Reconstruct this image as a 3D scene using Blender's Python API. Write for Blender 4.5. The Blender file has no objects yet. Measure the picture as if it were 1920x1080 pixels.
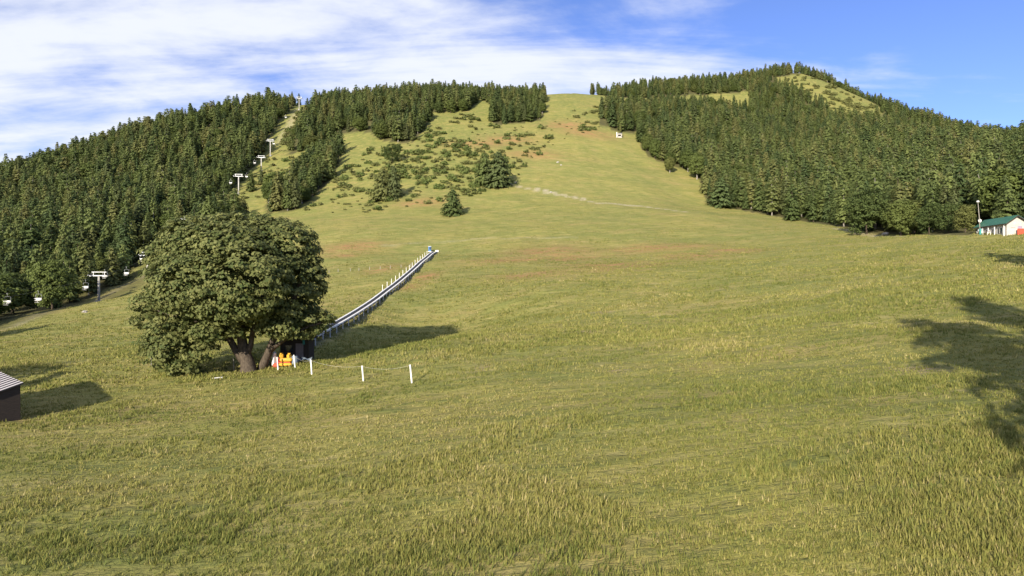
import bpy, math, random
import numpy as np
from mathutils import Vector, Matrix

random.seed(7)
RNG = np.random.default_rng(11)
scene = bpy.context.scene
C = scene.collection

# ------------------------------------------------------------------ camera, sky, sun, exposure
F = 1144.0                                   # focal length in photograph pixels (1920 wide)
cam_d = bpy.data.cameras.new('camera')
cam = bpy.data.objects.new('camera', cam_d); C.objects.link(cam)
cam_d.sensor_width = 36.0
cam_d.lens = 36.0 * F / 1920.0
cam_d.clip_start = 0.2
cam_d.clip_end = 6000
cam.location = (0, 0, 0)
cam.rotation_euler = (math.radians(90), 0, 0)
scene.camera = cam

SUN_EL = math.radians(20)
SUN_AZ = math.radians(22)                    # light travels forward and to the right
LD = Vector((math.sin(SUN_AZ) * math.cos(SUN_EL), math.cos(SUN_AZ) * math.cos(SUN_EL), -math.sin(SUN_EL)))
sun_d = bpy.data.lights.new('sun', 'SUN')
sun = bpy.data.objects.new('sun', sun_d); C.objects.link(sun)
sun_d.energy = 4.6
sun_d.angle = math.radians(0.53)
sun_d.color = (1.0, 0.90, 0.74)
sun.rotation_euler = LD.to_track_quat('-Z', 'Y').to_euler()
sun.location = (-60, -120, 80)

scene.view_settings.view_transform = 'Standard'
scene.view_settings.look = 'None'
scene.view_settings.gamma = 1
scene.view_settings.use_curve_mapping = False
scene.view_settings.exposure = 0.86

def N(nt, typ, **kw):
    n = nt.nodes.new(typ)
    for k, v in kw.items():
        if k == 'inp':
            for kk, vv in v.items(): n.inputs[kk].default_value = vv
        else: setattr(n, k, v)
    return n

def build_world():
    w = bpy.data.worlds.new('World'); scene.world = w; w.use_nodes = True
    nt = w.node_tree; nt.nodes.clear(); L = nt.links.new
    out = N(nt, 'ShaderNodeOutputWorld'); bg = N(nt, 'ShaderNodeBackground'); bg.inputs['Strength'].default_value = 0.100
    sky = N(nt, 'ShaderNodeTexSky', sky_type='NISHITA', sun_disc=False)
    sky.sun_elevation = SUN_EL; sky.sun_rotation = math.radians(180) + SUN_AZ
    sky.altitude = 1500; sky.air_density = 1.0; sky.dust_density = 0.4; sky.ozone_density = 2.5
    tint = N(nt, 'ShaderNodeMix', data_type='RGBA', blend_type='MULTIPLY'); tint.inputs[0].default_value = 1
    tint.inputs[7].default_value = (0.84, 0.86, 1.20, 1)
    L(sky.outputs[0], tint.inputs[6])
    tc = N(nt, 'ShaderNodeTexCoord'); sep = N(nt, 'ShaderNodeSeparateXYZ'); L(tc.outputs['Generated'], sep.inputs[0])
    # high thin cloud sheet: project the view direction on a flat layer
    den = N(nt, 'ShaderNodeMath', operation='MAXIMUM', inp={1: 0.0}); L(sep.outputs['Z'], den.inputs[0])
    den2 = N(nt, 'ShaderNodeMath', operation='ADD', inp={1: 0.16}); L(den.outputs[0], den2.inputs[0])
    px = N(nt, 'ShaderNodeMath', operation='DIVIDE'); L(sep.outputs['X'], px.inputs[0]); L(den2.outputs[0], px.inputs[1])
    py = N(nt, 'ShaderNodeMath', operation='DIVIDE'); L(sep.outputs['Y'], py.inputs[0]); L(den2.outputs[0], py.inputs[1])
    cmb = N(nt, 'ShaderNodeCombineXYZ'); L(px.outputs[0], cmb.inputs[0]); L(py.outputs[0], cmb.inputs[1])
    def noise(rot, scale, sc, detail, rough, dist, loc=(0, 0, 0)):
        m = N(nt, 'ShaderNodeMapping'); m.inputs['Rotation'].default_value = (0, 0, math.radians(rot)); m.inputs['Scale'].default_value = (*scale, 1)
        m.inputs['Location'].default_value = loc
        L(cmb.outputs[0], m.inputs[0])
        n = N(nt, 'ShaderNodeTexNoise', inp={'Scale': sc, 'Detail': detail, 'Roughness': rough, 'Distortion': dist}); L(m.outputs[0], n.inputs['Vector'])
        return n.outputs['Fac']
    streak = noise(-28, (0.42, 1.6), 1.5, 9, 0.60, 0.45, (3.1, 1.7, 0))
    puff = noise(-20, (0.9, 1.25), 2.6, 8, 0.58, 0.3, (7.3, 2.2, 0))
    big = noise(10, (0.7, 0.7), 0.42, 2, 0.5, 0.0, (1.2, 5.5, 0))
    # cloud cover thins out towards the east-south-east (clear air on the photograph's right)
    az = N(nt, 'ShaderNodeMapRange', interpolation_type='SMOOTHSTEP', inp={1: -0.25, 2: 0.80, 3: 0.058, 4: -0.11}); L(sep.outputs['X'], az.inputs[0])
    a = N(nt, 'ShaderNodeMath', operation='MULTIPLY', inp={1: 0.56}); L(streak, a.inputs[0])
    b = N(nt, 'ShaderNodeMath', operation='MULTIPLY', inp={1: 0.38}); L(puff, b.inputs[0])
    c = N(nt, 'ShaderNodeMath', operation='MULTIPLY', inp={1: 0.16}); L(big, c.inputs[0])
    s1 = N(nt, 'ShaderNodeMath', operation='ADD'); L(a.outputs[0], s1.inputs[0]); L(b.outputs[0], s1.inputs[1])
    s2 = N(nt, 'ShaderNodeMath', operation='ADD'); L(s1.outputs[0], s2.inputs[0]); L(c.outputs[0], s2.inputs[1])
    s3 = N(nt, 'ShaderNodeMath', operation='ADD'); L(s2.outputs[0], s3.inputs[0]); L(az.outputs[0], s3.inputs[1])
    ramp = N(nt, 'ShaderNodeMapRange', interpolation_type='SMOOTHSTEP', inp={1: 0.445, 2: 0.68, 3: 0.0, 4: 0.92}); L(s3.outputs[0], ramp.inputs[0])
    cl = N(nt, 'ShaderNodeMix', data_type='RGBA'); L(ramp.outputs[0], cl.inputs[0]); L(tint.outputs[2], cl.inputs[6])
    cl.inputs[7].default_value = (5.3, 5.5, 6.0, 1)
    L(cl.outputs[2], bg.inputs['Color']); L(bg.outputs[0], out.inputs['Surface'])
build_world()

# ------------------------------------------------------------------ helpers
def mesh_obj(name, V, Fc, mat, parent=None, smooth=False, attrs=None, loc=None):
    me = bpy.data.meshes.new(name)
    V = np.asarray(V, dtype=np.float32).reshape(-1, 3)
    if isinstance(Fc, np.ndarray):
        k = Fc.shape[1]; nf = Fc.shape[0]
        me.vertices.add(len(V)); me.vertices.foreach_set('co', V.ravel())
        me.loops.add(nf * k); me.loops.foreach_set('vertex_index', Fc.astype(np.int32).ravel())
        me.polygons.add(nf); me.polygons.foreach_set('loop_start', np.arange(0, nf * k, k, dtype=np.int32))
        me.polygons.foreach_set('loop_total', np.full(nf, k, dtype=np.int32))
        me.update(calc_edges=True)
    else:
        me.from_pydata([tuple(map(float, v)) for v in V], [], Fc); me.update()
    if smooth:
        me.polygons.foreach_set('use_smooth', np.ones(len(me.polygons), dtype=bool))
    for an, av in (attrs or {}).items():
        a = me.attributes.new(an, 'FLOAT', 'POINT'); a.data.foreach_set('value', np.asarray(av, dtype=np.float32))
    if mat: me.materials.append(mat)
    o = bpy.data.objects.new(name, me); C.objects.link(o)
    if parent: o.parent = parent
    if loc is not None: o.location = loc
    return o

def link_copy(src, name, parent=None):
    o = bpy.data.objects.new(name, src if isinstance(src, bpy.types.Mesh) else src.data); C.objects.link(o)
    if parent: o.parent = parent
    return o

def empty(name, loc=(0, 0, 0), rz=0.0):
    o = bpy.data.objects.new(name, None); C.objects.link(o); o.location = loc; o.rotation_euler = (0, 0, rz)
    o.empty_display_size = 0.3
    return o

def tag(o, label=None, cat=None, group=None, kind=None):
    if label: o['label'] = label
    if cat: o['category'] = cat
    if group: o['group'] = group
    if kind: o['kind'] = kind
    return o

class MB:
    """collects boxes, bars and tubes into one mesh"""
    def __init__(s): s.v = []; s.f = []
    def add(s, vs, fs):
        b = len(s.v); s.v += [tuple(v) for v in vs]; s.f += [tuple(i + b for i in f) for f in fs]; return s
    def box(s, c, size, rot=None, bev=0.0):
        hx, hy, hz = size[0] / 2, size[1] / 2, size[2] / 2
        if bev <= 0:
            vs = [Vector((x, y, z)) for z in (-hz, hz) for y in (-hy, hy) for x in (-hx, hx)]
            fs = [(0, 2, 3, 1), (4, 5, 7, 6), (0, 1, 5, 4), (2, 6, 7, 3), (0, 4, 6, 2), (1, 3, 7, 5)]
        else:
            b = min(bev, hx * .9, hy * .9, hz * .9)
            vs = []; fs = []
            ring = [(-hx + b, -hy), (hx - b, -hy), (hx, -hy + b), (hx, hy - b), (hx - b, hy), (-hx + b, hy), (-hx, hy - b), (-hx, -hy + b)]
            for z, k in ((-hz, 1), (-hz + b, 0), (hz - b, 0), (hz, 1)):
                for (x, y) in ring:
                    vs.append(Vector((x - math.copysign(b, x) * k * .8, y - math.copysign(b, y) * k * .8, z)))
            for l in range(3):
                for i in range(8):
                    j = (i + 1) % 8; fs.append((l * 8 + i, l * 8 + j, (l + 1) * 8 + j, (l + 1) * 8 + i))
            fs.append(tuple(range(7, -1, -1))); fs.append(tuple(range(24, 32)))
        if rot is not None: vs = [rot @ v for v in vs]
        c = Vector(c)
        return s.add([v + c for v in vs], fs)
    def bar(s, p, q, w, h=None):
        p = Vector(p); q = Vector(q); d = q - p; h = h or w
        r = d.to_track_quat('Y', 'Z').to_matrix()
        return s.box((p + q) / 2, (w, d.length, h), r)
    def tube(s, pts, rad, n=8, cap=True):
        pts = [Vector(p) for p in pts]; rad = rad if hasattr(rad, '__len__') else [rad] * len(pts)
        base = len(s.v); prev = None
        for i, p in enumerate(pts):
            d = (pts[min(i + 1, len(pts) - 1)] - pts[max(i - 1, 0)]).normalized()
            if prev is None: u = d.orthogonal().normalized()
            else: u = (prev - d * prev.dot(d)).normalized()
            prev = u; v = d.cross(u)
            for k in range(n):
                a = 2 * math.pi * k / n; s.v.append(tuple(p + (u * math.cos(a) + v * math.sin(a)) * rad[i]))
        for i in range(len(pts) - 1):
            for k in range(n):
                j = (k + 1) % n; s.f.append((base + i * n + k, base + i * n + j, base + (i + 1) * n + j, base + (i + 1) * n + k))
        if cap:
            s.f.append(tuple(base + k for k in range(n - 1, -1, -1))); e = base + (len(pts) - 1) * n; s.f.append(tuple(e + k for k in range(n)))
        return s
    def build(s, name, mat, parent=None, smooth=False):
        return mesh_obj(name, s.v, s.f, mat, parent, smooth)

# ------------------------------------------------------------------ materials
def new_mat(name):
    m = bpy.data.materials.new(name); m.use_nodes = True; nt = m.node_tree; nt.nodes.clear()
    return m, nt, nt.links.new

def surf_mat(name, col, col2=None, scale=6.0, rough=0.7, metal=0.0, bump=0.15, spec=0.3, stretch=(1, 1, 1), detail=5):
    m, nt, L = new_mat(name)
    out = N(nt, 'ShaderNodeOutputMaterial'); p = N(nt, 'ShaderNodeBsdfPrincipled', inp={'Roughness': rough, 'Metallic': metal})
    p.inputs['Specular IOR Level'].default_value = spec
    tc = N(nt, 'ShaderNodeTexCoord'); mp = N(nt, 'ShaderNodeMapping'); mp.inputs['Scale'].default_value = stretch
    L(tc.outputs['Object'], mp.inputs[0])
    n = N(nt, 'ShaderNodeTexNoise', inp={'Scale': scale, 'Detail': detail, 'Roughness': 0.6}); L(mp.outputs[0], n.inputs['Vector'])
    r = N(nt, 'ShaderNodeMapRange', inp={1: 0.3, 2: 0.7}); L(n.outputs['Fac'], r.inputs[0])
    mx = N(nt, 'ShaderNodeMix', data_type='RGBA'); L(r.outputs[0], mx.inputs[0])
    c2 = col2 or tuple(c * 0.72 for c in col)
    mx.inputs[6].default_value = (*col, 1); mx.inputs[7].default_value = (*c2, 1)
    L(mx.outputs[2], p.inputs['Base Color'])
    if bump:
        b = N(nt, 'ShaderNodeBump', inp={'Strength': bump, 'Distance': 0.02}); L(n.outputs['Fac'], b.inputs['Height']); L(b.outputs[0], p.inputs['Normal'])
    L(p.outputs[0], out.inputs[0])
    return m

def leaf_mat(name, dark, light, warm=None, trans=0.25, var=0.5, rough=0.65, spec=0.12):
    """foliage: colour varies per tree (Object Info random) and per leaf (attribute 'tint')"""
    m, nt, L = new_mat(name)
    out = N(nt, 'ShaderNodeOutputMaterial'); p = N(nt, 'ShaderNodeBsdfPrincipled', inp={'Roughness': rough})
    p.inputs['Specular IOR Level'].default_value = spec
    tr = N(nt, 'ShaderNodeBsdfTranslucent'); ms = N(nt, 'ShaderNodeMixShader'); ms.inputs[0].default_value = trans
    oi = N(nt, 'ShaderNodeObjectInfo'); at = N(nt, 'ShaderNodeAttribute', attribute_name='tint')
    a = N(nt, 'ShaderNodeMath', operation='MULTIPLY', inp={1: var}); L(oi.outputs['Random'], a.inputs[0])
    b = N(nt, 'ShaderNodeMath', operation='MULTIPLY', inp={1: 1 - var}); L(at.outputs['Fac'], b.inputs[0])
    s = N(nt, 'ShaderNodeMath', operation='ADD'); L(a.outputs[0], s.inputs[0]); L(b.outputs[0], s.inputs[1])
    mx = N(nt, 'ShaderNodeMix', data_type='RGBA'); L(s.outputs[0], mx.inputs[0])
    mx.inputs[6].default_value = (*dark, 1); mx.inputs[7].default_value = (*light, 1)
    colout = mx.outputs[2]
    if warm:
        # a second, independent random number picks a few yellowish or browner individuals
        f = N(nt, 'ShaderNodeMath', operation='MULTIPLY', inp={1: 17.31}); L(oi.outputs['Random'], f.inputs[0])
        fr = N(nt, 'ShaderNodeMath', operation='FRACT'); L(f.outputs[0], fr.inputs[0])
        rr = N(nt, 'ShaderNodeMapRange', inp={1: 0.55, 2: 1.0, 3: 0.0, 4: 0.75}); L(fr.outputs[0], rr.inputs[0])
        m2 = N(nt, 'ShaderNodeMix', data_type='RGBA'); L(rr.outputs[0], m2.inputs[0]); L(colout, m2.inputs[6]); m2.inputs[7].default_value = (*warm, 1)
        colout = m2.outputs[2]
    L(colout, p.inputs['Base Color']); L(colout, tr.inputs['Color'])
    L(p.outputs[0], ms.inputs[1]); L(tr.outputs[0], ms.inputs[2]); L(ms.outputs[0], out.inputs[0])
    return m

M = {}
M['bark'] = surf_mat('bark', (0.135, 0.108, 0.080), (0.035, 0.028, 0.022), 3.5, 0.95, bump=1.0, stretch=(3, 3, 0.7), spec=0.1)
M['bark_pale'] = surf_mat('bark_pale', (0.42, 0.39, 0.34), (0.16, 0.14, 0.12), 4, 0.85, bump=0.4, stretch=(1, 1, 3))
M['needle'] = leaf_mat('needle', (0.058, 0.090, 0.030), (0.205, 0.242, 0.078), (0.225, 0.215, 0.078), 0.36, 0.62)
M['needle_dark'] = leaf_mat('needle_dark', (0.042, 0.070, 0.027), (0.112, 0.148, 0.052), (0.135, 0.145, 0.058), 0.28, 0.45)
M['leaf'] = leaf_mat('leaf', (0.065, 0.095, 0.026), (0.165, 0.200, 0.056), (0.165, 0.168, 0.054), 0.30, 0.4)
M['leaf_big'] = leaf_mat('leaf_big', (0.058, 0.088, 0.026), (0.250, 0.255, 0.092), None, 0.34, 0.0, rough=0.6, spec=0.12)
M['leaf_dark'] = leaf_mat('leaf_dark', (0.036, 0.062, 0.020), (0.115, 0.145, 0.044), None, 0.25, 0.3)
M['shrub'] = leaf_mat('shrub', (0.105, 0.150, 0.042), (0.210, 0.250, 0.078), (0.210, 0.205, 0.078), 0.35, 0.5)
M['white_paint'] = surf_mat('white_paint', (0.80, 0.79, 0.76), (0.64, 0.63, 0.60), 3, 0.6)
M['white_wall'] = surf_mat('white_wall', (0.52, 0.50, 0.45), (0.40, 0.37, 0.33), 1.2, 0.85)
M['grey_steel'] = surf_mat('grey_steel', (0.52, 0.53, 0.54), (0.36, 0.37, 0.38), 5, 0.42, 0.7, 0.05)
M['tower_paint'] = surf_mat('tower_paint', (0.50, 0.47, 0.41), (0.36, 0.32, 0.26), 2, 0.6, 0.1)
M['cable'] = surf_mat('cable', (0.10, 0.10, 0.10), None, 8, 0.5, 0.8, 0)
M['rubber'] = surf_mat('rubber', (0.028, 0.028, 0.030), (0.018, 0.018, 0.019), 8, 0.75)
M['green_roof'] = surf_mat('green_roof', (0.040, 0.130, 0.085), (0.032, 0.100, 0.070), 1.0, 0.45, 0.1, 0.03)
M['dark_wood'] = surf_mat('dark_wood', (0.055, 0.042, 0.034), (0.030, 0.024, 0.020), 4, 0.8, stretch=(1, 1, 5))
M['grey_wood'] = surf_mat('grey_wood', (0.36, 0.33, 0.29), (0.22, 0.20, 0.17), 6, 0.85, stretch=(3, 3, .6))
M['glass'] = surf_mat('glass', (0.03, 0.035, 0.04), None, 2, 0.08, 0.0, 0, spec=0.8)
M['yellow'] = surf_mat('yellow', (0.72, 0.42, 0.045), (0.55, 0.30, 0.03), 4, 0.55)
M['red'] = surf_mat('red', (0.50, 0.055, 0.035), (0.36, 0.04, 0.03), 4, 0.5)
M['orange_red'] = surf_mat('orange_red', (0.56, 0.105, 0.055), (0.42, 0.075, 0.045), 2, 0.6)
M['blue'] = surf_mat('blue', (0.05, 0.20, 0.48), (0.04, 0.14, 0.34), 4, 0.5)
M['blue_grey'] = surf_mat('blue_grey', (0.20, 0.25, 0.30), (0.14, 0.17, 0.2), 3, 0.7)
M['teal'] = surf_mat('teal', (0.06, 0.30, 0.28), None, 3, 0.6)
M['stone'] = surf_mat('stone', (0.46, 0.43, 0.38), (0.28, 0.26, 0.23), 2.5, 0.9, bump=0.5)
M['concrete'] = surf_mat('concrete', (0.42, 0.41, 0.39), (0.32, 0.31, 0.29), 3, 0.9)
M['tin_roof'] = surf_mat('tin_roof', (0.62, 0.58, 0.57), (0.46, 0.42, 0.41), 1.5, 0.6, 0.0, 0.05)
M['grey_panel'] = surf_mat('grey_panel', (0.24, 0.20, 0.20), (0.18, 0.15, 0.15), 3, 0.7)
M['lilac'] = surf_mat('lilac', (0.34, 0.28, 0.36), (0.28, 0.23, 0.30), 3, 0.6)
M['rope'] = surf_mat('rope', (0.60, 0.58, 0.50), None, 10, 0.8)

# ------------------------------------------------------------------ terrain height field
# ground points read from the photograph: (pixel u, pixel v, distance ahead in metres)
CP = [
 # foreground
 (0,1080,16),(480,1080,15),(960,1080,13.6),(1440,1080,12.4),(1912,1080,11),(960,860,22),(1912,860,16),(0,880,28),(480,860,28),(1440,860,18.5),
 (0,717,58),(240,717,57),(465,697,60),(680,715,48),(771,717,44.5),(960,717,40),(1180,717,36),(1400,717,33),(1700,695,30),(1912,717,24),
 # swell with the fence and the dip behind it
 (585,703,53),(700,665,58),(860,632,66),(620,672,66),(700,645,78),(820,618,94),(570,652,72),
 # conveyor line
 (640,612,88),(690,580,104),(735,545,125),(780,504,156),(815,473,195),
 # left meadow
 (0,690,64),(200,650,95),(350,640,88),(80,650,98),(0,640,112),(0,618,138),(100,582,158),(190,566,190),(280,512,226),(400,520,180),(400,460,240),
 (610,512,166),(600,560,130),(600,430,240),(500,400,300),(420,408,298),
 # lift line and ridge
 (353,447,265),(448,362,341),(490,322,391),(507,292,416),(561,208,520),
 (16,605,148),
 (0,365,400),(180,283,440),(330,234,480),(480,200,520),(561,196,545),(640,188,560),(760,181,570),(850,177,570),(960,184,560),(1020,178,556),(1060,175,556),(1110,177,560),
 (0,500,240),(0,430,320),(200,420,300),(200,350,370),(350,320,390),
 # middle of the ski slope
 (850,404,265),(935,349,315),(725,376,300),(735,303,365),(1060,365,300),(1060,250,420),(960,225,465),(640,295,385),(800,250,425),(560,285,425),
 (960,430,222),(1060,310,355),(880,300,360),
 # right meadow
 (960,560,100),(1100,475,175),(1300,560,88),(1400,455,182),(1600,500,100),(1300,400,255),(1240,360,320),(1500,430,205),
 (1900,446,122),(1840,443,128),(1760,442,145),(1640,441,182),(1560,425,220),(1480,413,260),(1400,397,292),(1320,388,308),(1250,323,370),(1210,268,418),(1160,257,430),(1130,225,458),(1120,188,525),
 (1700,560,60),(1600,620,46),(1300,640,52),(1100,640,58),(960,640,60),(1450,590,66),
 # right swell and the dip behind it
 (1790,609,41),(1700,632,40),(1912,690,29),(1860,606,47),(1912,545,60),(1912,485,88),
 # right mountain
 (1300,300,420),(1400,300,420),(1500,330,370),(1600,330,350),(1700,340,320),(1800,350,290),(1920,370,250),(1400,230,540),(1550,250,510),(1700,280,440),(1850,310,360),
 (1200,176,600),(1300,183,600),(1400,188,600),(1200,166,650),(1300,160,670),(1450,140,700),(1500,138,705),(1560,160,690),(1620,186,665),(1700,216,630),(1800,258,570),(1920,312,490),
]
PTS = [((u - 960) / F * Y, Y, (540 - v) / F * Y) for u, v, Y in CP]
PTS += [  # ground outside the frame
 (0, 0, -7.4), (-40, -10, -9.0), (40, -10, -4.5), (0, -80, -11), (-150, -60, -16), (150, -60, -4), (0, -300, -25), (-400, -300, -40), (400, -300, -15),
 (-90, 60, -11.5), (-130, 100, -12), (-260, 120, -24), (-300, 200, 0), (-480, 320, 20), (-600, 100, -60), (-420, 460, 75),
 (40, 30, -2.5), (70, 60, 2), (120, 100, 13), (220, 150, 40), (330, 260, 80), (460, 420, 110), (600, 300, 120), (620, 520, 120), (400, 0, 40),
 (-350, 640, 90), (-120, 720, 130), (80, 720, 150), (300, 860, 190), (520, 820, 150), (-600, 800, 20), (0, 1100, 60), (700, 1100, 60), (-1200, 600, -150), (1300, 500, 0), (0, 1500, -50), (-1000, 1400, -100), (1200, 1400, -60), (-1200, -200, -120), (1200, -250, 20)]
PTS = np.array(PTS, dtype=float)

def rbf_fit(P, lam):
    d = np.linalg.norm(P[:, None, :2] - P[None, :, :2], axis=2) / 100.0
    n = len(P); K = d + 0
    # smoothing grows with distance: near points are followed closely
    R = np.linalg.norm(P[:, :2], axis=1)
    A = np.zeros((n + 3, n + 3)); A[:n, :n] = -K + np.diag(lam * (0.15 + R / 120.0))
    Q = np.c_[np.ones(n), P[:, :2] / 100.0]; A[:n, n:] = Q; A[n:, :n] = Q.T
    return np.linalg.solve(A, np.r_[P[:, 2], 0, 0, 0])
# soften the cone tips of the linear kernel with a small radius
EPS = 0.10
def kern(dx2): return -np.sqrt(dx2 + EPS * EPS)
def rbf_fit2(P, lam):
    n = len(P); D2 = ((P[:, None, :2] - P[None, :, :2]) ** 2).sum(2) / 1e4
    R = np.linalg.norm(P[:, :2], axis=1)
    A = np.zeros((n + 3, n + 3)); A[:n, :n] = kern(D2) + np.diag(lam * (0.1 + R / 150.0))
    Q = np.c_[np.ones(n), P[:, :2] / 100.0]; A[:n, n:] = Q; A[n:, :n] = Q.T
    return np.linalg.solve(A, np.r_[P[:, 2], 0, 0, 0])
W = rbf_fit2(PTS, 0.006)

def vnoise(x, y, seed=0):
    """smooth value noise"""
    xi = np.floor(x).astype(np.int64); yi = np.floor(y).astype(np.int64); fx = x - xi; fy = y - yi
    fx = fx * fx * (3 - 2 * fx); fy = fy * fy * (3 - 2 * fy)
    def h(a, b):
        n = (a * 374761393 + b * 668265263 + seed * 144665) & 0x7fffffff
        n = ((n ^ (n >> 13)) * 1274126177) & 0x7fffffff
        return ((n ^ (n >> 16)) & 0xffff) / 65535.0
    return (h(xi, yi) * (1 - fx) + h(xi + 1, yi) * fx) * (1 - fy) + (h(xi, yi + 1) * (1 - fx) + h(xi + 1, yi + 1) * fx) * fy

def H(x, y):
    x = np.atleast_1d(np.asarray(x, float)); y = np.atleast_1d(np.asarray(y, float)); sh = x.shape
    x = x.ravel(); y = y.ravel(); z = np.empty_like(x); n = len(PTS)
    for i in range(0, len(x), 40000):
        xs = x[i:i + 40000]; ys = y[i:i + 40000]
        D2 = ((xs[:, None] - PTS[None, :, 0]) ** 2 + (ys[:, None] - PTS[None, :, 1]) ** 2) / 1e4
        z[i:i + 40000] = kern(D2) @ W[:n] + W[n] + W[n + 1] * xs / 100 + W[n + 2] * ys / 100
    R = np.sqrt(x * x + y * y)
    k = np.clip(R / 120, 0.25, 1.6)
    z = z + (vnoise(x / 14, y / 11, 3) - .5) * 0.55 * k + (vnoise(x / 4.5, y / 3.2, 5) - .5) * 0.28 * np.clip(R / 50, .5, 1.5)
    z = z + (vnoise(x / 1.5, y / 1.1, 8) - .5) * 0.16 * np.clip(R / 40, .4, 1.2)
    return z.reshape(sh)

def h1(x, y): return float(H(x, y)[0])
def pix(x, y, z): return 960 + F * x / y, 540 - F * z / y
_ys = np.concatenate([np.arange(9, 120, 0.5), np.arange(120, 760, 1.5)])
def gp(u, v, ymin=0.0):
    """the first point of the ground seen at a pixel of the photograph"""
    k = _ys > ymin; ys = _ys[k]
    z = (540 - v) / F * ys; g = H((u - 960) / F * ys, ys)
    w = np.where(g >= z)[0]
    if len(w) == 0: i = int(np.argmin(z - g)); Y = ys[i]
    else:
        i = w[0]
        if i == 0: Y = ys[0]
        else:
            a = (z - g)[i - 1]; b = (g - z)[i]; Y = ys[i - 1] + (ys[i] - ys[i - 1]) * a / (a + b + 1e-9)
    x = (u - 960) / F * Y
    return Vector((x, Y, h1(x, Y)))
def gY(u, Y):
    x = (u - 960) / F * Y
    return Vector((x, Y, h1(x, Y)))

def inpoly(px, py, poly):
    px = np.asarray(px); py = np.asarray(py); ins = np.zeros(px.shape, bool); n = len(poly); j = n - 1
    for i in range(n):
        xi, yi = poly[i]; xj, yj = poly[j]
        c = ((yi > py) != (yj > py)) & (px < (xj - xi) * (py - yi) / (yj - yi + 1e-12) + xi)
        ins ^= c; j = i
    return ins

def lift_x(Y): return -98.2 - 0.16 * Y      # the chairlift runs straight up the hill

# forest: outlines of where the trunks stand, as ground areas named by their photograph pixels
F_MID = [(542,290),(528,262),(545,235),(565,212),(572,190),(640,178),(760,172),(895,172),(897,190),(882,205),(806,212),(800,238),(775,266),(738,268),(715,262),(692,247),(640,250),(600,276)]
F_TONGUE = [(497,398),(548,397),(592,366),(622,334),(640,302),(638,272),(604,290),(578,315),(545,345),(505,368)]
F_PATCH = [(923,228),(930,234),(1012,228),(1024,205),(1022,180),(958,182),(900,178),(903,186),(925,200)]
F_RIGHT = [(1122,236),(1128,212),(1145,200),(1195,196),(1270,192),(1280,196),(1400,202),(1410,170),(1440,140),(1410,110),(1600,110),(1930,260),(2100,330),(2100,445),(1842,441),(1700,441),(1640,438),(1560,423),(1480,411),(1400,396),(1330,385),(1318,360),(1312,338),(1292,318),(1262,312),(1243,303),(1216,295),(1200,272),(1197,250),(1160,246)]
F_RIDGE_R = [(1108,179),(1108,160),(1300,140),(1440,110),(1440,150),(1400,172),(1260,182),(1190,184)]
F_GAP = [[(1452,146),(1505,138),(1562,158),(1596,168),(1655,205),(1640,230),(1590,228),(1555,215),(1540,200),(1500,176),(1460,158)],
         [(1275,196),(1275,178),(1402,184),(1412,202)]]
def in_forest(x, y, z):
    u, v = pix(x, np.maximum(y, 1), z)
    L = (x < lift_x(y) - 7.5 - np.clip((150 - y) / 8, 0, 9)) & (y > 66) & (y < 640) & (x > -520)
    # the dark belt under the lift stays free of trees at the lower left
    low = (x > lift_x(y) + 4.5) & (x < lift_x(y) + 24) & (y > 236) & (y < 300) & (v > 414)
    r = inpoly(u, v, F_MID) & (x > lift_x(y) + 10) & (y > 300)
    r |= inpoly(u, v, F_TONGUE) & (y > 250) & (y < 460)
    r |= inpoly(u, v, F_PATCH) & (y > 400)
    rr = (inpoly(u, v, F_RIGHT) | (inpoly(u, v, F_RIDGE_R) & (y > 560))) & (y > 132)
    ridge = np.interp(u, [1400, 1450, 1500, 1560, 1620, 1700], [690, 694, 697, 682, 657, 622])
    for g in F_GAP: rr &= ~(inpoly(u, v, g) & (y < ridge))
    return L | low | r | rr

def seg_d(x, y, a, b):
    ax, ay = a; bx, by = b; t = np.clip(((x - ax) * (bx - ax) + (y - ay) * (by - ay)) / ((bx - ax) ** 2 + (by - ay) ** 2), 0, 1)
    return np.hypot(x - ax - t * (bx - ax), y - ay - t * (by - ay))
def path_mask(x, y, pts, w):
    m = np.zeros_like(x)
    for a, b in zip(pts[:-1], pts[1:]):
        d = seg_d(x, y, a[:2], b[:2]); m = np.maximum(m, np.clip(1.6 - d / w, 0, 1))
    return m

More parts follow.
